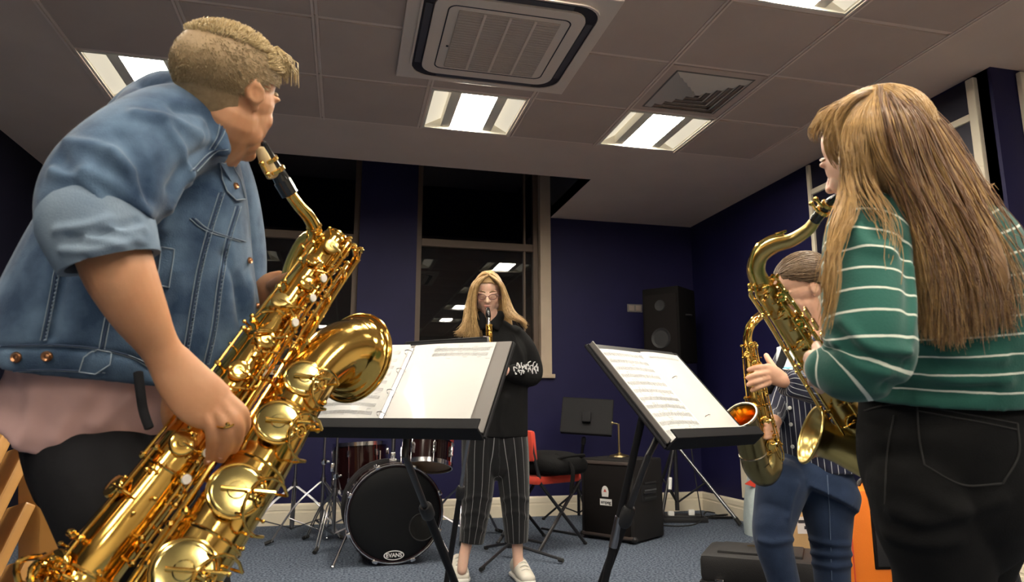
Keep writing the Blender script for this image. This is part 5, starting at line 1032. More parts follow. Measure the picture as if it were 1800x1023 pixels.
# long hair falling over both shoulders
hs = MB().ell(HW.L(0, -.07, .15), (.352*HW.h, .465*HW.h, .385*HW.h), HW.M, 28); hb = hs
hm = fuse(hb.limb(rows(Yc, (861, 530, 34, .05, .06), (862, 560, 38, .045, .10), (862, 592, 42, .035, .11)), 4, 20), .006, 3)
tuck(hm, HW, lambda x, y, z: (y > .0) & (z < .29-.9*x*x) & (z > -.7))
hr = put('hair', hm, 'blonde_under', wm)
D1 = dY(858, 500, Yc)
G1 = [[(858, 482, D1-.08), (836, 500, D1-.10), (829, 530, D1-.08), (826, 560, D1-.10), (815, 585, D1-.12), (803, 590, D1-.12)], [(858, 481, D1-.07), (833, 497, D1-.06), (824, 530, D1-.05), (818, 560, D1-.10), (806, 585, D1-.12), (801, 583, D1-.11)], [(858, 482, D1-.1), (838, 498, D1-.12), (831, 530, D1-.10), (832, 560, D1-.12), (835, 595, D1-.14), (832, 612, D1-.14)], [(858, 484, D1-.115), (841, 497, D1-.13), (834, 522, D1-.115), (835, 560, D1-.12), (842, 595, D1-.14), (845, 612, D1-.14)]]
G2 = [[(860, 484, D1-.115), (877, 497, D1-.13), (886, 522, D1-.10), (887, 545, D1-.1), (890, 557, D1-.12), (905, 562, D1-.12)], [(860, 482, D1-.1), (880, 498, D1-.10), (888, 525, D1-.07), (896, 548, D1-.10), (912, 560, D1-.12), (925, 566, D1-.10)], [(860, 481, D1-.07), (882, 497, D1-.05), (892, 525, D1-.03), (902, 548, D1-.06), (915, 562, D1-.06), (926, 580, D1-.04)]]
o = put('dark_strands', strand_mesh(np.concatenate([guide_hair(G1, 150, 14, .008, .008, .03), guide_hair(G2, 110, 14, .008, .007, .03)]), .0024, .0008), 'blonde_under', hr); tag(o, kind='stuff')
o = put('hair_strands', strand_mesh(np.concatenate([guide_hair(G1, 520, 14, .006, .006, .03), guide_hair(G2, 380, 14, .006, .005, .03)]), .0022, .0008), 'blonde_long', hr); tag(o, kind='stuff')
tops = [[(858, 481, D1-.09), (852, 478, D1-.04), (846, 482, D1+.04), (846, 500, D1+.09)], [(858, 481, D1-.09), (862, 477, D1-.04), (868, 480, D1+.04), (870, 500, D1+.09)], [(858, 482, D1-.11), (872, 485, D1-.10), (886, 505, D1-.04), (890, 530, D1)], [(858, 482, D1-.11), (846, 485, D1-.1), (832, 503, D1-.04), (828, 530, D1)]]
o = put('crown_strands', strand_mesh(guide_hair([tops[3], tops[0], tops[1], tops[2]], 420, 10, .005, .002, .006), .0022, .001), 'blonde_long', hr); tag(o, kind='stuff')
# her soprano saxophone
dm = dY(858, 545, Yc-.13); so = thing('soprano_saxophone', 'slim straight gold saxophone with silver neck played by the woman in glasses', 'saxophone', W(861, 720, dm-.12))
MB().limb([(857.5, 543, dm, 3.5), (858, 550, dm-.008, 4.6), (858.5, 556, dm-.012, 4.8)], 4, 14).build('mouthpiece', 'lacquer_black', so)
MB().limb([(858.5, 555, dm-.012, 3.6), (859, 566, dm-.02, 3.4), (859.5, 574, dm-.027, 4)], 4, 14).build('neck', 'chrome', so)
sb = Horn([(859.5, 573, dm-.027, 4.2), (860, 600, dm-.045, 5), (861, 650, dm-.07, 7), (861, 680, dm-.085, 8)], 18, 8); sb.tube('body_tube', 'gold', so)
bell_shell([(861, 676, dm-.085, 8), (861, 688, dm-.09, 9), (861, 696, dm-.094, 11), (861, 700, dm-.096, 13)], 'bell', 'gold', so)
for t in (.0, .25, .6, .95): MB().ring(sb.g(sb.P, t), sb.g(sb.T, t), sb.g(sb.A, t), .002, 18).build('body_ring', 'gold', so)
for q in range(9): sb.cup(so, .12+.09*q, 20*(-1)**q, .008+.0006*q, .004, 'gold', (.0, 40))
for a in (45, -50): sb.rod(so, .08, .9, a, .007, .0018, posts=5)
# ---------------------------------------------------------------- the woman with the alto, behind on the right
Ya = W(1430, 800, 2.30)[1]
hair_mat('brown_hair', (.085, .048, .024), (.15, .092, .048)); mat('jeans_blue', (.011, .021, .050), .85, noise=(9, (.026, .044, .092), .33, .7, 8), bump=(400, .4, .0015), spec=.15, sheen=.1)
stripe_mat('shirt_stripe', (.010, .012, .030), (.42, .44, .47), 'ang', .019, .0024, noise=(14, (.018, .02, .045), .3, .7)); mat('tee_dark', (.02, .022, .03), .9); mat('tee_print', (.72, .78, .82), .8, noise=(9, (.10, .42, .70), .45, .55, 1))
f0 = Wy(1420, 1100, Ya); wa = thing('person', 'person in navy striped shirt and blue jeans playing the alto, half hidden on the right', 'person', (f0[0], f0[1], 0))
dh = dY(1408, 506, Ya); HA = Head(1408, 506, dh, (-.84, -.36, .40), (-.05, 1, .1), .228); HA.brow = 'brown_hair'
b = MB(); HA.add(b, True)
b.limb(rows(Ya, (1412, 535, 27, .055, -.0), (1424, 570, 27, .055, .02), (1436, 605, 42, .07, .02)), 4, 18); b.limb(rows(Ya, (1438, 610, 50, .07), (1440, 700, 54, .08), (1440, 800, 55, .08)), 4, 20)
b.limb(rows(Ya, (1475, 620, 22, .05, -.05), (1500, 690, 22, .05, -.10), (1450, 690, 20, .035, -.20), (1395, 672, 14, .026, -.24), (1372, 668, 13, .022, -.24)), 5, 16)
b.limb(rows(Ya, (1376, 668, 13, .022, -.24), (1360, 660, 17, .018, -.235), (1345, 654, 17, .015, -.23)), 4, 16)
fingers(b, [rows(Ya, (1350, 645, 5.2, .010, -.235), (1330, 646, 5, .009, -.235), (1317, 650, 4.6, .008, -.22)), rows(Ya, (1349, 655, 5.4, .010, -.24), (1328, 659, 5.2, .010, -.24), (1315, 664, 4.7, .008, -.225)), rows(Ya, (1349, 665, 5.2, .010, -.24), (1329, 671, 5, .009, -.24), (1316, 676, 4.6, .008, -.225)), rows(Ya, (1351, 674, 4.8, .009, -.238), (1333, 681, 4.6, .009, -.235), (1322, 686, 4.2, .007, -.22)), rows(Ya, (1362, 648, 5.6, .011, -.225), (1352, 634, 5.4, .010, -.20), (1347, 625, 4.8, .009, -.18))])
b.limb(rows(Ya, (1400, 625, 20, .05, .10), (1362, 700, 18, .045, .05), (1350, 745, 15, .03, -.06), (1352, 750, 14, .02, -.12)), 5, 16); b.limb(rows(Ya, (1354, 748, 12, .018, -.12), (1364, 738, 12, .015, -.15)), 4, 14)
fingers(b, [rows(Ya, (1360, 742, 4.6, .009, -.15), (1350, 735, 4.4, .008, -.19), (1342, 735, 4, .008, -.205))]+[rows(Ya, (1366, 742+8*q, 4.4, .009, -.15), (1354, 744+8*q, 4.2, .008, -.20), (1345, 746+8*q, 3.8, .007, -.215)) for q in range(4)])
body = put('body', fuse(b, .0036, 2), 'skin_warm', wa); HA.face(body)
hm = MB().ell(HA.L(0, -.085, .15), (.35*HA.h, .44*HA.h, .375*HA.h), HA.M, 28).ell(HA.L(0, -.46, -.05), (.15*HA.h, .14*HA.h, .17*HA.h), HA.M, 18); hm = fuse(hm, .005, 2)
tuck(hm, HA, lambda x, y, z: (z < .10+.62*y) & (y > -.32))
hr = put('hair', hm, 'brown_hair', wa); ls = []; be = nrm(np.array([0, -.95, -.42]))
for i in range(1500):
    v = nrm(rng.normal(0, 1, 3)); p = np.array([0, -.085, .15])+v*np.array([.352, .443, .378])
    if p[2] < .12+.62*p[1] or p[1] < -.40: continue
    ang = math.acos(np.clip(v @ be, -1, 1)); w_ = nrm(v-be*(v @ be)); L_ = []
    for q in np.linspace(0, 1, 9): a_ = ang*(1-q*.92); L_.append(HA.L(*(np.array([0, -.085, .15])+(be*math.cos(a_)+w_*math.sin(a_))*np.array([.352, .443, .378])*(1.0+.03*rng.random()))))
    ls.append(L_)
o = put('hair_strands', strand_mesh(ls, .0016, .0010), 'brown_hair', hr); tag(o, kind='stuff')
sk = MB(); pa = []
for r_, kw in ((rows(Ya, (1454, 828, 78, .125), (1448, 780, 77, .125), (1440, 720, 74, .12), (1434, 660, 72, .12), (1436, 620, 60, .105), (1436, 596, 38, .075)), dict(k=5, n=32, cap='flat')), (rows(Ya, (1470, 612, 34, .08, -.03), (1496, 655, 33, .075, -.08), (1496, 690, 32, .065, -.14), (1450, 687, 29, .055, -.20), (1408, 678, 25, .045, -.235), (1380, 671, 24, .042, -.24)), dict(k=6, n=26, cap='flat')), (rows(Ya, (1402, 620, 32, .08, .07), (1368, 680, 28, .06, .07), (1352, 730, 24, .05, .0), (1350, 746, 22, .04, -.08)), dict(k=5, n=22))):
    (v, f), fr = LB(r_, **kw); sk.add(v, f); pa.append(fr)
sm = fuse(sk, .0055, 3); tr_ = bvh(sm); push(sm, [drape(tr_, l, 0) for l in ([(1380, 660), (1420, 668), (1460, 676)], [(1390, 692), (1430, 698), (1470, 705)], [(1450, 730), (1460, 780), (1455, 820)], [(1420, 740), (1425, 790)], [(1480, 740), (1490, 780)])], .014, .008)
garment_coords(sm, pa); so_ = put('striped_shirt', sm, 'shirt_stripe', wa)
for u, v in ((1389, 717), (1391, 746), (1394, 785), (1465, 693)):
    h, n = hit(tr_, u, v, .001)
    if h is not None: MB().lathe([(.0065, 0), (.0065, .003), (.004, .004), (0, .003)], h, n, 12).build('button', 'white_plastic', so_)
def decal(tree, poly, name, m, parent, lift=.003, k=4):
    Q = []
    for a, c in zip(poly, poly[1:]+poly[:1]): Q += [(a[0]+(c[0]-a[0])*q/k, a[1]+(c[1]-a[1])*q/k) for q in range(k)]
    c = np.mean(Q, 0); rings = [[hit(tree, c[0]+(u-c[0])*s, c[1]+(v-c[1])*s, lift) for u, v in Q] for s in (1, .66, .33)]; P = [[h[0] if h[0] is not None else None for h in r] for r in rings]
    if any(p is None for r in P for p in r): return None
    K = len(Q); ch = hit(tree, *c, lift)[0]; v = P[0]+P[1]+P[2]+[ch]; f = []
    for g in range(2):
        for i in range(K): f.append((g*K+i, g*K+(i+1) % K, (g+1)*K+(i+1) % K, (g+1)*K+i))
    f += [(2*K+i, 2*K+(i+1) % K, 3*K) for i in range(K)]; ob = MB().add(v, f).build(name, m, parent); md = ob.modifiers.new('cloth', 'SOLIDIFY'); md.thickness = .0015; return ob
decal(tr_, [(1366, 592), (1392, 588), (1404, 620), (1398, 660), (1376, 668), (1366, 640)], 't_shirt', 'tee_dark', wa, .004)
pr = decal(tr_, [(1368, 612), (1392, 606), (1398, 630), (1394, 652), (1374, 650), (1367, 632)], 't_shirt_print', 'tee_print', wa, .006)
tk = MB()
tk.limb(rows(Ya, (1444, 818, 58, .09), (1434, 840, 76, .11), (1424, 868, 80, .115)), 4, 30, 'flat'); tk.limb(rows(Ya, (1376, 850, 45, .10), (1364, 900, 38, .085), (1358, 945, 33, .07, -.03), (1374, 1010, 28, .06, -.02), (1392, 1080, 26, .055), (1398, 1150, 24, .05), (1400, 1182, 23, .05)), 5, 26); tk.limb(rows(Ya, (1450, 850, 50, .105), (1456, 910, 41, .09), (1460, 965, 33, .075), (1464, 1030, 30, .065), (1474, 1100, 30, .06), (1474, 1160, 25, .05), (1474, 1185, 24, .05)), 5, 26)
tm_ = fuse(tk, .006, 3); tr_ = bvh(tm_); push(tm_, [drape(tr_, l, 0) for l in ([(1425, 948), (1455, 955), (1500, 958)], [(1428, 972), (1460, 976), (1502, 974)], [(1430, 990), (1465, 996), (1500, 992)], [(1335, 950), (1360, 955), (1392, 948)], [(1400, 850), (1390, 880), (1385, 910)])], .010, .008)
jo = put('jeans', tm_, 'jeans_blue', wa); P = drape(tr_, [(1454, 835), (1458, 900), (1460, 960), (1462, 1020)], .001)
if len(P) > 2: MB().tube(P, .0018, 6).build('side_seam', mat('jeans_thread', (.06, .09, .15), .8), jo)
for u, v in ((1400, 1205), (1474, 1208)):
    p = Wy(u, v, Ya); p[2] = 0; d = nrm(-rt*.9-fw*.3); d[2] = 0; MB().limb([(*(p-d*.06+Z1*.045), .036, .044), (*(p+Z1*.045), .040, .044), (*(p+d*.09+Z1*.03), .042, .029), (*(p+d*.15+Z1*.024), .034, .023)], 5, 16, 'round', False, ref=Z1).build('shoe', 'shoe_black', wa)
# her alto saxophone
da = dY(1360, 660, Ya)-.24; al = thing('alto_saxophone', 'gold alto saxophone with dull brass bell held by the woman in the striped shirt', 'saxophone', W(1340, 830, da))
dmo = dY(1376, 543, Ya-.10)
MB().limb([(1374, 538, dmo, 3), (1364, 542, dmo-.015, 5.5), (1352, 548, dmo-.03, 6.5)], 4, 14).build('mouthpiece', 'lacquer_black', al)
NA = Horn([(1353, 547, dmo-.03, 5), (1336, 558, da+.02, 5.5), (1320, 574, da, 6.5), (1314, 594, da, 7.5), (1317, 612, da, 8.5)], 18, 8); NA.tube('neck', 'gold', al); MB().tube([W(1350, 541, dmo-.04), W(1330, 552, da+.0), W(1314, 570, da-.015), W(1308, 590, da-.015)], .003, 6, k=5).build('octave_key', 'gold', al)
AT = Horn([(1317, 608, da, 9), (1323, 650, da, 12), (1332, 710, da, 15), (1343, 765, da, 18), (1352, 800, da, 20)], 22, 8); AT.tube('body_tube', 'gold_dark', al)
MB().limb([(1352, 796, da, 20), (1353, 818, da-.01, 22), (1342, 832, da-.02, 23), (1329, 818, da-.03, 23), (1324, 798, da-.035, 23)], 8, 22).build('bow', 'old_brass', al)
bo, bP, bT, bA = bell_shell([(1329, 815, da-.03, 22), (1323, 795, da-.037, 22.5), (1317, 770, da-.046, 22), (1312, 751, da-.056, 22.5), (1306, 737, da-.066, 25), (1302, 730, da-.072, 28.5)], 'bell', 'old_brass', al, 8, 36)
MB().ring(bP[-1], bT, bA[-1]+.001, .004, 36).build('bell_lip', mat('lip_silver', (.62, .58, .48), .25, 1.0), bo)
MB().lathe([(bA[-1]*.93, -.004), (bA[-1]*.78, -.018), (bA[-1]*.6, -.06), (bA[-1]*.55, -.10)], bP[-1], bT, 32, cap=False).build('bell_throat', mat('throat_gold', (.80, .42, .08), .2, 1.0), bo)
for t in (.05, .35, .7): MB().ring(AT.g(AT.P, t), AT.g(AT.T, t), AT.g(AT.A, t), .0025, 22).build('body_ring', 'gold', al)
MB().ring(W(1323, 797, da-.037), nrm(W(1317, 770, da-.048)-W(1329, 815, da-.03)), 22.5*da/F, .003, 28).build('bow_ring', 'lip_silver', al)
for q in range(10): AT.cup(al, .08+.085*q, (-25 if q % 2 else 20), .010+.0008*q, .006, 'gold', (.0, 45))
for q in range(5): AT.cup(al, .10+.17*q, 80, .010+.001*q, .005, 'gold_dark', (.0, -30))
for a, t0, t1 in ((50, .05, .95), (-55, .08, .6), (70, .3, .98), (-70, .45, .97), (30, .1, .5)): AT.rod(al, t0, t1, a, .010, .0022, posts=5)
for q in range(26):
    t = rng.uniform(.03, .98); a = rng.uniform(-80, 90); c = AT.at(t, a, rng.uniform(.006, .014)); r = rng.uniform(.0025, .0045); MB().tube([AT.at(t, a, -.001), c], r*.6, 6).ell(c, (r,)*3, None, 8).build('key_post', 'gold', al)
MB().limb([(1385, 600, da+.10, 7, .003), (1372, 640, da+.05, 7, .003), (1350, 690, da+.01, 6, .003)], 4, 8).build('neck_strap', 'black_cotton', al)
# ---------------------------------------------------------------- the woman in green stripes
hair_mat('long_brown', (.30, .165, .048), (.46, .275, .095), .36); hair_mat('long_brown_dark', (.12, .050, .014), (.18, .08, .024)); hair_mat('long_under', (.16, .085, .034), (.22, .125, .05))
stripe_mat('green_stripe', (.015, .078, .062), (.60, .64, .56), 'len', .0300, .0030, noise=(9, (.022, .108, .084), .3, .7), wob=.006); mat('black_jeans', (.0042, .0042, .0048), .9, noise=(12, (.0085, .0085, .009), .3, .7, 8), bump=(420, .4, .0015), spec=.15); mat('jeans_edge', (.013, .0125, .0125), .85)
wg = thing('person', 'person with very long brown hair in a green striped jumper, seen from behind', 'person', (W(1660, 1023, 1.22)[0], W(1660, 1023, 1.22)[1], 0))
HG = Head(1537, 276, 1.20, (-math.cos(.52), -.20, -math.sin(.52)), (0, 1, 0), .226); HG.brow = 'long_under'
b = MB(); HG.add(b, True)
b.limb([(1552, 320, 1.20, 52, .055), (1575, 365, 1.20, 54, .055), (1600, 415, 1.20, 90, .08)], 4, 22); b.limb([(1610, 420, 1.2, 110, .085), (1640, 520, 1.2, 120, .085), (1650, 690, 1.2, 110, .08)], 4, 24)
b.limb([(1535, 410, 1.11, 44), (1525, 500, 1.05, 46), (1530, 630, 1.02, 44), (1490, 660, 1.03, 34), (1448, 650, 1.06, 26, .022)], 5, 18)
b.limb([(1452, 650, 1.06, 26, .020), (1440, 645, 1.075, 26, .018), (1432, 640, 1.09, 22, .015)], 4, 16)
fingers(b, [[(1434, 628, 1.08, 10), (1424, 624, 1.10, 9.5), (1419, 632, 1.12, 8)], [(1432, 645, 1.08, 10), (1422, 645, 1.10, 9.5), (1421, 655, 1.12, 8)], [(1436, 660, 1.08, 10), (1428, 664, 1.10, 9), (1428, 673, 1.12, 8)], [(1446, 672, 1.08, 9), (1440, 680, 1.10, 8), (1443, 687, 1.12, 7)], [(1442, 622, 1.09, 10), (1436, 612, 1.12, 9.5), (1436, 606, 1.14, 8)]])
b.limb([(1690, 450, 1.30, 44), (1760, 560, 1.35, 42), (1766, 650, 1.38, 40), (1650, 690, 1.42, 32), (1560, 700, 1.44, 28)], 5, 18); b.limb([(1566, 700, 1.44, 24, .02), (1540, 705, 1.43, 26, .018)], 4, 14); fingers(b, [[(1545, 690+9*q, 1.43, 8), (1528, 694+9*q, 1.41, 7.5), (1520, 700+9*q, 1.385, 7)] for q in range(4)]+[[(1552, 688, 1.43, 9), (1545, 676, 1.41, 8), (1538, 672, 1.39, 7)]])
body = put('body', fuse(b, .0034, 3), 'skin_pale', wg); HG.face(body)
sk = MB(); pa = []
for r_, kw in (([(1655, 700, 1.20, 141, .125), (1654, 640, 1.20, 143, .13), (1648, 560, 1.20, 150, .135), (1638, 480, 1.20, 148, .135), (1616, 415, 1.20, 128, .125), (1594, 372, 1.20, 92, .095), (1580, 345, 1.20, 58, .065)], dict(k=6, n=44, cap='flat', power=2.2)),
                 ([(1560, 385, 1.14, 72), (1528, 415, 1.10, 72), (1522, 490, 1.06, 72), (1526, 570, 1.03, 75), (1527, 628, 1.02, 72), (1492, 652, 1.03, 56), (1456, 648, 1.055, 40)], dict(k=7, n=36)),
                 ([(1680, 430, 1.27, 60), (1738, 505, 1.32, 60), (1772, 585, 1.36, 56), (1766, 655, 1.38, 50), (1690, 685, 1.41, 42), (1610, 695, 1.44, 36)], dict(k=6, n=28))):
    (v, f), fr = LB(r_, **kw); sk.add(v, f); pa.append(fr)
sm = fuse(sk, .0042, 4); tr_ = bvh(sm)
push(sm, [drape(tr_, l, 0) for l in ([(1470, 600), (1510, 640), (1560, 655)], [(1480, 570), (1530, 612), (1590, 620)], [(1600, 470), (1605, 540), (1598, 620)], [(1640, 660), (1700, 672), (1770, 668)], [(1620, 600), (1680, 625), (1760, 630)], [(1500, 400), (1520, 430), (1560, 440)])], .012, .007)
push(sm, [drape(tr_, l, 0) for l in ([(1475, 585), (1520, 628), (1575, 638)], [(1590, 430), (1600, 520), (1596, 640)], [(1560, 680), (1640, 690), (1740, 685)])], .012, -.009)
garment_coords(sm, pa); put('jumper', sm, 'green_stripe', wg)
tk = MB().limb([(1652, 712, 1.20, 132, .112), (1658, 740, 1.20, 138, .132), (1664, 800, 1.20, 143, .142), (1668, 850, 1.20, 138, .14), (1668, 890, 1.21, 126, .125)], 5, 40)
tk.limb([(1620, 850, 1.17, 90, .12), (1636, 920, 1.17, 90, .11), (1656, 1000, 1.17, 80, .095), (1655, 1120, 1.17, 74), (1650, 1250, 1.18, 62), (1640, 1400, 1.19, 54), (1640, 1575, 1.20, 44)], 5, 32); tk.limb([(1708, 850, 1.25, 92, .12), (1705, 920, 1.27, 88, .11), (1690, 1000, 1.28, 76, .10), (1685, 1120, 1.29, 66), (1690, 1250, 1.30, 58), (1690, 1350, 1.30, 50), (1690, 1500, 1.31, 42)], 5, 30)
tm_ = fuse(tk, .006, 4); tr_ = bvh(tm_); push(tm_, [drape(tr_, l, 0) for l in ([(1570, 900), (1620, 915), (1690, 905)], [(1560, 940), (1620, 955), (1680, 950)], [(1640, 880), (1700, 895), (1760, 880)])], .014, .007)
jo = put('jeans', tm_, 'black_jeans', wg)
for l in ([(1612, 712), (1700, 728), (1788, 745)], [(1612, 712), (1616, 770), (1625, 818)], [(1625, 818), (1690, 852), (1760, 850)], [(1788, 745), (1790, 800), (1762, 850)], [(1520, 722), (1560, 712), (1640, 708)], [(1572, 730), (1560, 800), (1556, 900)], [(1612, 722), (1700, 738), (1786, 755)]):
    P = drape(tr_, l, .0008)
    if len(P) > 2: MB().tube(P, .0016, 6).build('pocket_seam', 'jeans_edge', jo)
for u, v, d in ((1640, 1610, 1.20), (1690, 1530, 1.31)):
    p = W(u, v, d); p[2] = 0; MB().limb([(*(p+rt*.06+Z1*.045), .036, .044), (*(p+Z1*.045), .040, .044), (*(p-rt*.08+fw*.04+Z1*.03), .042, .029), (*(p-rt*.14+fw*.07+Z1*.024), .034, .023)], 5, 16, 'round', False, ref=Z1).build('shoe', 'shoe_black', wg)
# very long hair
hm = MB().ell(HG.L(0, -.05, .14), (.34*HG.h, .43*HG.h, .375*HG.h), HG.M, 32)
hm.limb([(1560, 250, 1.22, 70, .07), (1590, 340, 1.16, 92, .06), (1630, 430, 1.11, 100, .025), (1664, 510, 1.078, 96, .014), (1680, 560, 1.075, 70, .008)], 5, 28); hm.limb([(1522, 225, 1.14, 40, .03), (1508, 285, 1.12, 32, .03), (1502, 325, 1.10, 20, .02)], 5, 16)
hm = fuse(hm, .005, 4); tuck(hm, HG, lambda x, y, z: (y > .16) & (z < .28) & (z > -.5) & (np.abs(x) < .4))
hr = put('hair', hm, 'long_under', wg)
GB = [[(1520, 168, 1.17), (1476, 212, 1.13), (1484, 290, 1.10), (1482, 350, 1.075), (1462, 430, 1.03), (1450, 520, 1.0), (1438, 612, 1.0)],
      [(1525, 166, 1.16), (1484, 212, 1.11), (1492, 290, 1.085), (1494, 360, 1.055), (1486, 380, 1.045), (1474, 400, 1.035), (1466, 440, 1.02)],
      [(1538, 162, 1.15), (1516, 212, 1.085), (1530, 280, 1.07), (1560, 325, 1.07), (1588, 372, 1.068), (1610, 440, 1.05), (1616, 520, 1.048), (1620, 590, 1.05)],
      [(1544, 160, 1.15), (1534, 214, 1.08), (1552, 285, 1.07), (1580, 335, 1.068), (1606, 385, 1.066), (1630, 460, 1.05), (1638, 540, 1.05), (1640, 605, 1.052)],
      [(1548, 160, 1.15), (1548, 215, 1.075), (1566, 290, 1.07), (1596, 370, 1.06), (1634, 450, 1.05), (1652, 540, 1.05), (1660, 610, 1.055)],
      [(1552, 160, 1.16), (1572, 210, 1.08), (1596, 290, 1.075), (1630, 370, 1.065), (1668, 450, 1.055), (1690, 530, 1.055), (1700, 600, 1.06)],
      [(1556, 161, 1.17), (1594, 205, 1.10), (1626, 285, 1.09), (1668, 370, 1.075), (1706, 445, 1.065), (1732, 520, 1.06), (1745, 590, 1.065)],
      [(1560, 163, 1.19), (1612, 200, 1.14), (1652, 270, 1.12), (1700, 350, 1.10), (1742, 430, 1.085), (1768, 505, 1.08), (1782, 580, 1.085)],
      [(1562, 165, 1.22), (1624, 196, 1.20), (1666, 255, 1.18), (1714, 335, 1.15), (1756, 415, 1.12), (1784, 490, 1.11), (1800, 560, 1.11)]]
GS = [[(1528, 166, 1.155), (1488, 212, 1.11), (1484, 285, 1.085), (1492, 345, 1.075)], [(1534, 163, 1.15), (1504, 212, 1.095), (1504, 285, 1.075), (1514, 340, 1.075)], [(1540, 161, 1.15), (1522, 212, 1.085), (1530, 285, 1.07), (1552, 338, 1.08)]]
GL = [[(1530, 170, 1.15), (1500, 230, 1.10), (1500, 310, 1.07), (1528, 360, 1.04), (1552, 420, 1.02), (1552, 500, 1.0)], [(1536, 170, 1.15), (1520, 230, 1.09), (1530, 310, 1.065), (1560, 370, 1.045), (1580, 430, 1.03), (1570, 520, 1.01)]]
o = put('hair_strands', strand_mesh(guide_hair(GB[2:], 4200, 18, .006, .007, .022, end=.16), .0011, .0004), 'long_brown', hr); tag(o, kind='stuff')
o = put('dark_strands', strand_mesh(guide_hair(GB[3:], 900, 18, .010, .012, .026, end=.12), .0011, .0004), 'long_brown_dark', hr); tag(o, kind='stuff')
o = put('front_lock', strand_mesh(np.concatenate([guide_hair(GB[:2], 420, 20, .004, .006, .012, end=.12), guide_hair(GS, 1100, 20, .004, .004, .014, end=.10), guide_hair(GL, 46, 20, .005, .010, .010, end=.25)]), .0011, .0004), 'long_brown', hr); tag(o, kind='stuff')
fz = [[(1520, 172, 1.16), (1450, 200, 1.14), (1424, 232, 1.14), (1428, 246, 1.14)], [(1530, 166, 1.16), (1470, 188, 1.12), (1440, 222, 1.12), (1448, 246, 1.12)], [(1540, 160, 1.16), (1500, 174, 1.11), (1468, 215, 1.10), (1478, 280, 1.09)]]
o = put('fringe', strand_mesh(guide_hair(fz, 260, 14, .005, .004, .01, end=.2), .0010, .0003), 'long_brown', hr); tag(o, kind='stuff')
cr_ = []; be = nrm(np.array([0, -.75, -.66]))
for i in range(1500):
    v = nrm(rng.normal(0, 1, 3)); 
    if v[2] < -.1 or v[1] > .75: continue
    E_ = np.array([.345, .435, .38]); c_ = np.array([0, -.05, .14]); L_ = []; w_ = nrm(v-np.array([0, 0, 1.])*v[2]); a0 = rng.uniform(.05, .5)
    for q in np.linspace(a0, a0+1.5, 10): L_.append(HG.L(*(c_+(np.array([0, 0, 1.])*math.cos(q)+w_*math.sin(q))*E_*(1.0+.025*rng.random()))))
    if w_[1] < .55: cr_.append(L_)
o = put('crown_strands', strand_mesh(cr_, .0012, .0006), 'long_brown', hr); tag(o, kind='stuff')
fly = []
for i in range(170):
    g = GB[rng.integers(6, 9)]; P = np.array([W(*p) for p in g]); k = rng.integers(2, 6); a = P[k]; e = a+rt*rng.uniform(.005, .035)+up*rng.uniform(-.045, .02)-fw*rng.uniform(-.01, .01); fly.append(crom([a-rt*.01, (a+e)/2+rng.normal(0, .008, 3), e, e+rng.normal(0, .012, 3)-up*.012], 3))
o = put('flyaway_hair', strand_mesh(fly, .0006, .0002), 'long_brown', hr); tag(o, kind='stuff')
# her tenor saxophone
ts = thing('tenor_saxophone', 'gold tenor saxophone with curved neck played by the woman in green stripes', 'saxophone', W(1540, 860, 1.40))
MB().limb([(1470, 344, 1.19, 4, .003), (1458, 356, 1.20, 8), (1444, 374, 1.215, 9.5), (1434, 386, 1.225, 10)], 5, 18).build('mouthpiece', 'lacquer_black', ts)
for u, v, d, r in ((1455, 360, 1.203, 10), (1446, 371, 1.213, 11)): MB().lathe([(r*d/F, -.004), (r*d/F+.002, -.003), (r*d/F+.002, .003), (r*d/F, .004)], W(u, v, d), nrm(W(1444, 374, 1.215)-W(1458, 356, 1.2)), 18).build('ligature_band', 'gold', ts)
MB().tube([W(1436, 352, 1.195), W(1446, 364, 1.20)], .0025, 8).ell(W(1434, 350, 1.192), (.0045,)*3).tube([W(1428, 360, 1.2), W(1438, 372, 1.205)], .0025, 8).ell(W(1426, 358, 1.198), (.0045,)*3).build('ligature_screws', 'gold', ts)
NT = Horn([(1436, 384, 1.224, 9), (1420, 404, 1.24, 10.5), (1392, 422, 1.26, 12), (1360, 432, 1.28, 13.5), (1336, 450, 1.295, 14.5), (1329, 476, 1.305, 15.5), (1340, 502, 1.31, 16.5)], 20, 8); NT.tube('neck', 'gold_matte', ts)
MB().tube([W(1378, 412, 1.25), W(1352, 418, 1.265), W(1328, 436, 1.28), W(1318, 468, 1.29), W(1326, 496, 1.295)], .0035, 8, k=6).box(W(1372, 409, 1.25), (.022, .008, .005), np.c_[nrm(rt+up*.3), nrm(fw), nrm(up-rt*.3)], .002).build('octave_key', 'gold', ts)
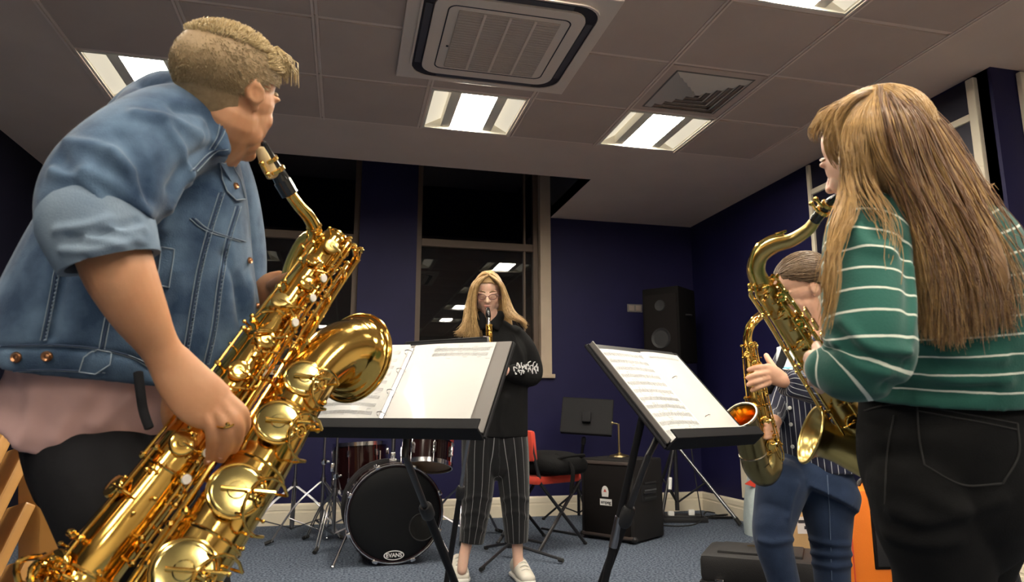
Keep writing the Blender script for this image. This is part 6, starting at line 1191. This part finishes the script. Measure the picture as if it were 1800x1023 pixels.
MB().ring(W(1340, 502, 1.31), nrm(W(1340, 502, 1.31)-W(1329, 476, 1.305)), 17*1.31/F, .004, 24).build('neck_collar', 'gold', ts)
TT = Horn([(1341, 503, 1.31, 17), (1372, 548, 1.325, 18), (1408, 604, 1.34, 20), (1452, 672, 1.36, 23), (1496, 738, 1.38, 27), (1536, 800, 1.395, 31)], 24, 8); TT.tube('body_tube', 'gold_matte', ts)
MB().limb([(1532, 794, 1.394, 31), (1560, 850, 1.40, 35), (1590, 880, 1.40, 37), (1612, 868, 1.395, 38), (1604, 842, 1.385, 37), (1580, 825, 1.375, 36)], 8, 24).build('bow', 'gold', ts)
bell_shell([(1592, 838, 1.345, 37), (1560, 820, 1.355, 36), (1520, 804, 1.366, 33), (1480, 786, 1.378, 29), (1454, 775, 1.385, 30), (1440, 769, 1.388, 36), (1431, 766, 1.390, 43), (1425, 764, 1.391, 51)], 'bell', 'gold_matte', ts, 8, 44)
for t in (.04, .4, .8): MB().ring(TT.g(TT.P, t), TT.g(TT.T, t), TT.g(TT.A, t), .003, 24).build('body_ring', 'gold', ts)
for q in range(11): TT.cup(ts, .08+.08*q, (35 if q % 2 else 5), .010+.0009*q, .006, 'gold', (.0, -45))
for q, t in enumerate((.14, .22, .30, .38)): TT.cup(ts, t, 85, .010, .006, 'gold', (.0, -35))
for a, t0, t1 in ((-40, .02, .9), (-65, .05, .75), (60, .1, .95), (75, .05, .6), (20, .15, .7), (-85, .02, .98)): TT.rod(ts, t0, t1, a, .011, .0026, posts=5)
for q in range(30):
    t = rng.uniform(.03, .95); a = rng.uniform(-80, 95); c = TT.at(t, a, rng.uniform(.006, .016)); r = rng.uniform(.0025, .0048); MB().tube([TT.at(t, a, -.001), c], r*.6, 6).ell(c, (r,)*3, None, 8).build('key_post', 'gold', ts)
for t in (.30, .36, .42): MB().box(TT.at(t, 70, .022), (.016, .022, .005), np.c_[TT.rad(t, 160), nrm(TT.g(TT.T, t)), TT.rad(t, 70)], .002).build('side_key', 'gold', ts)
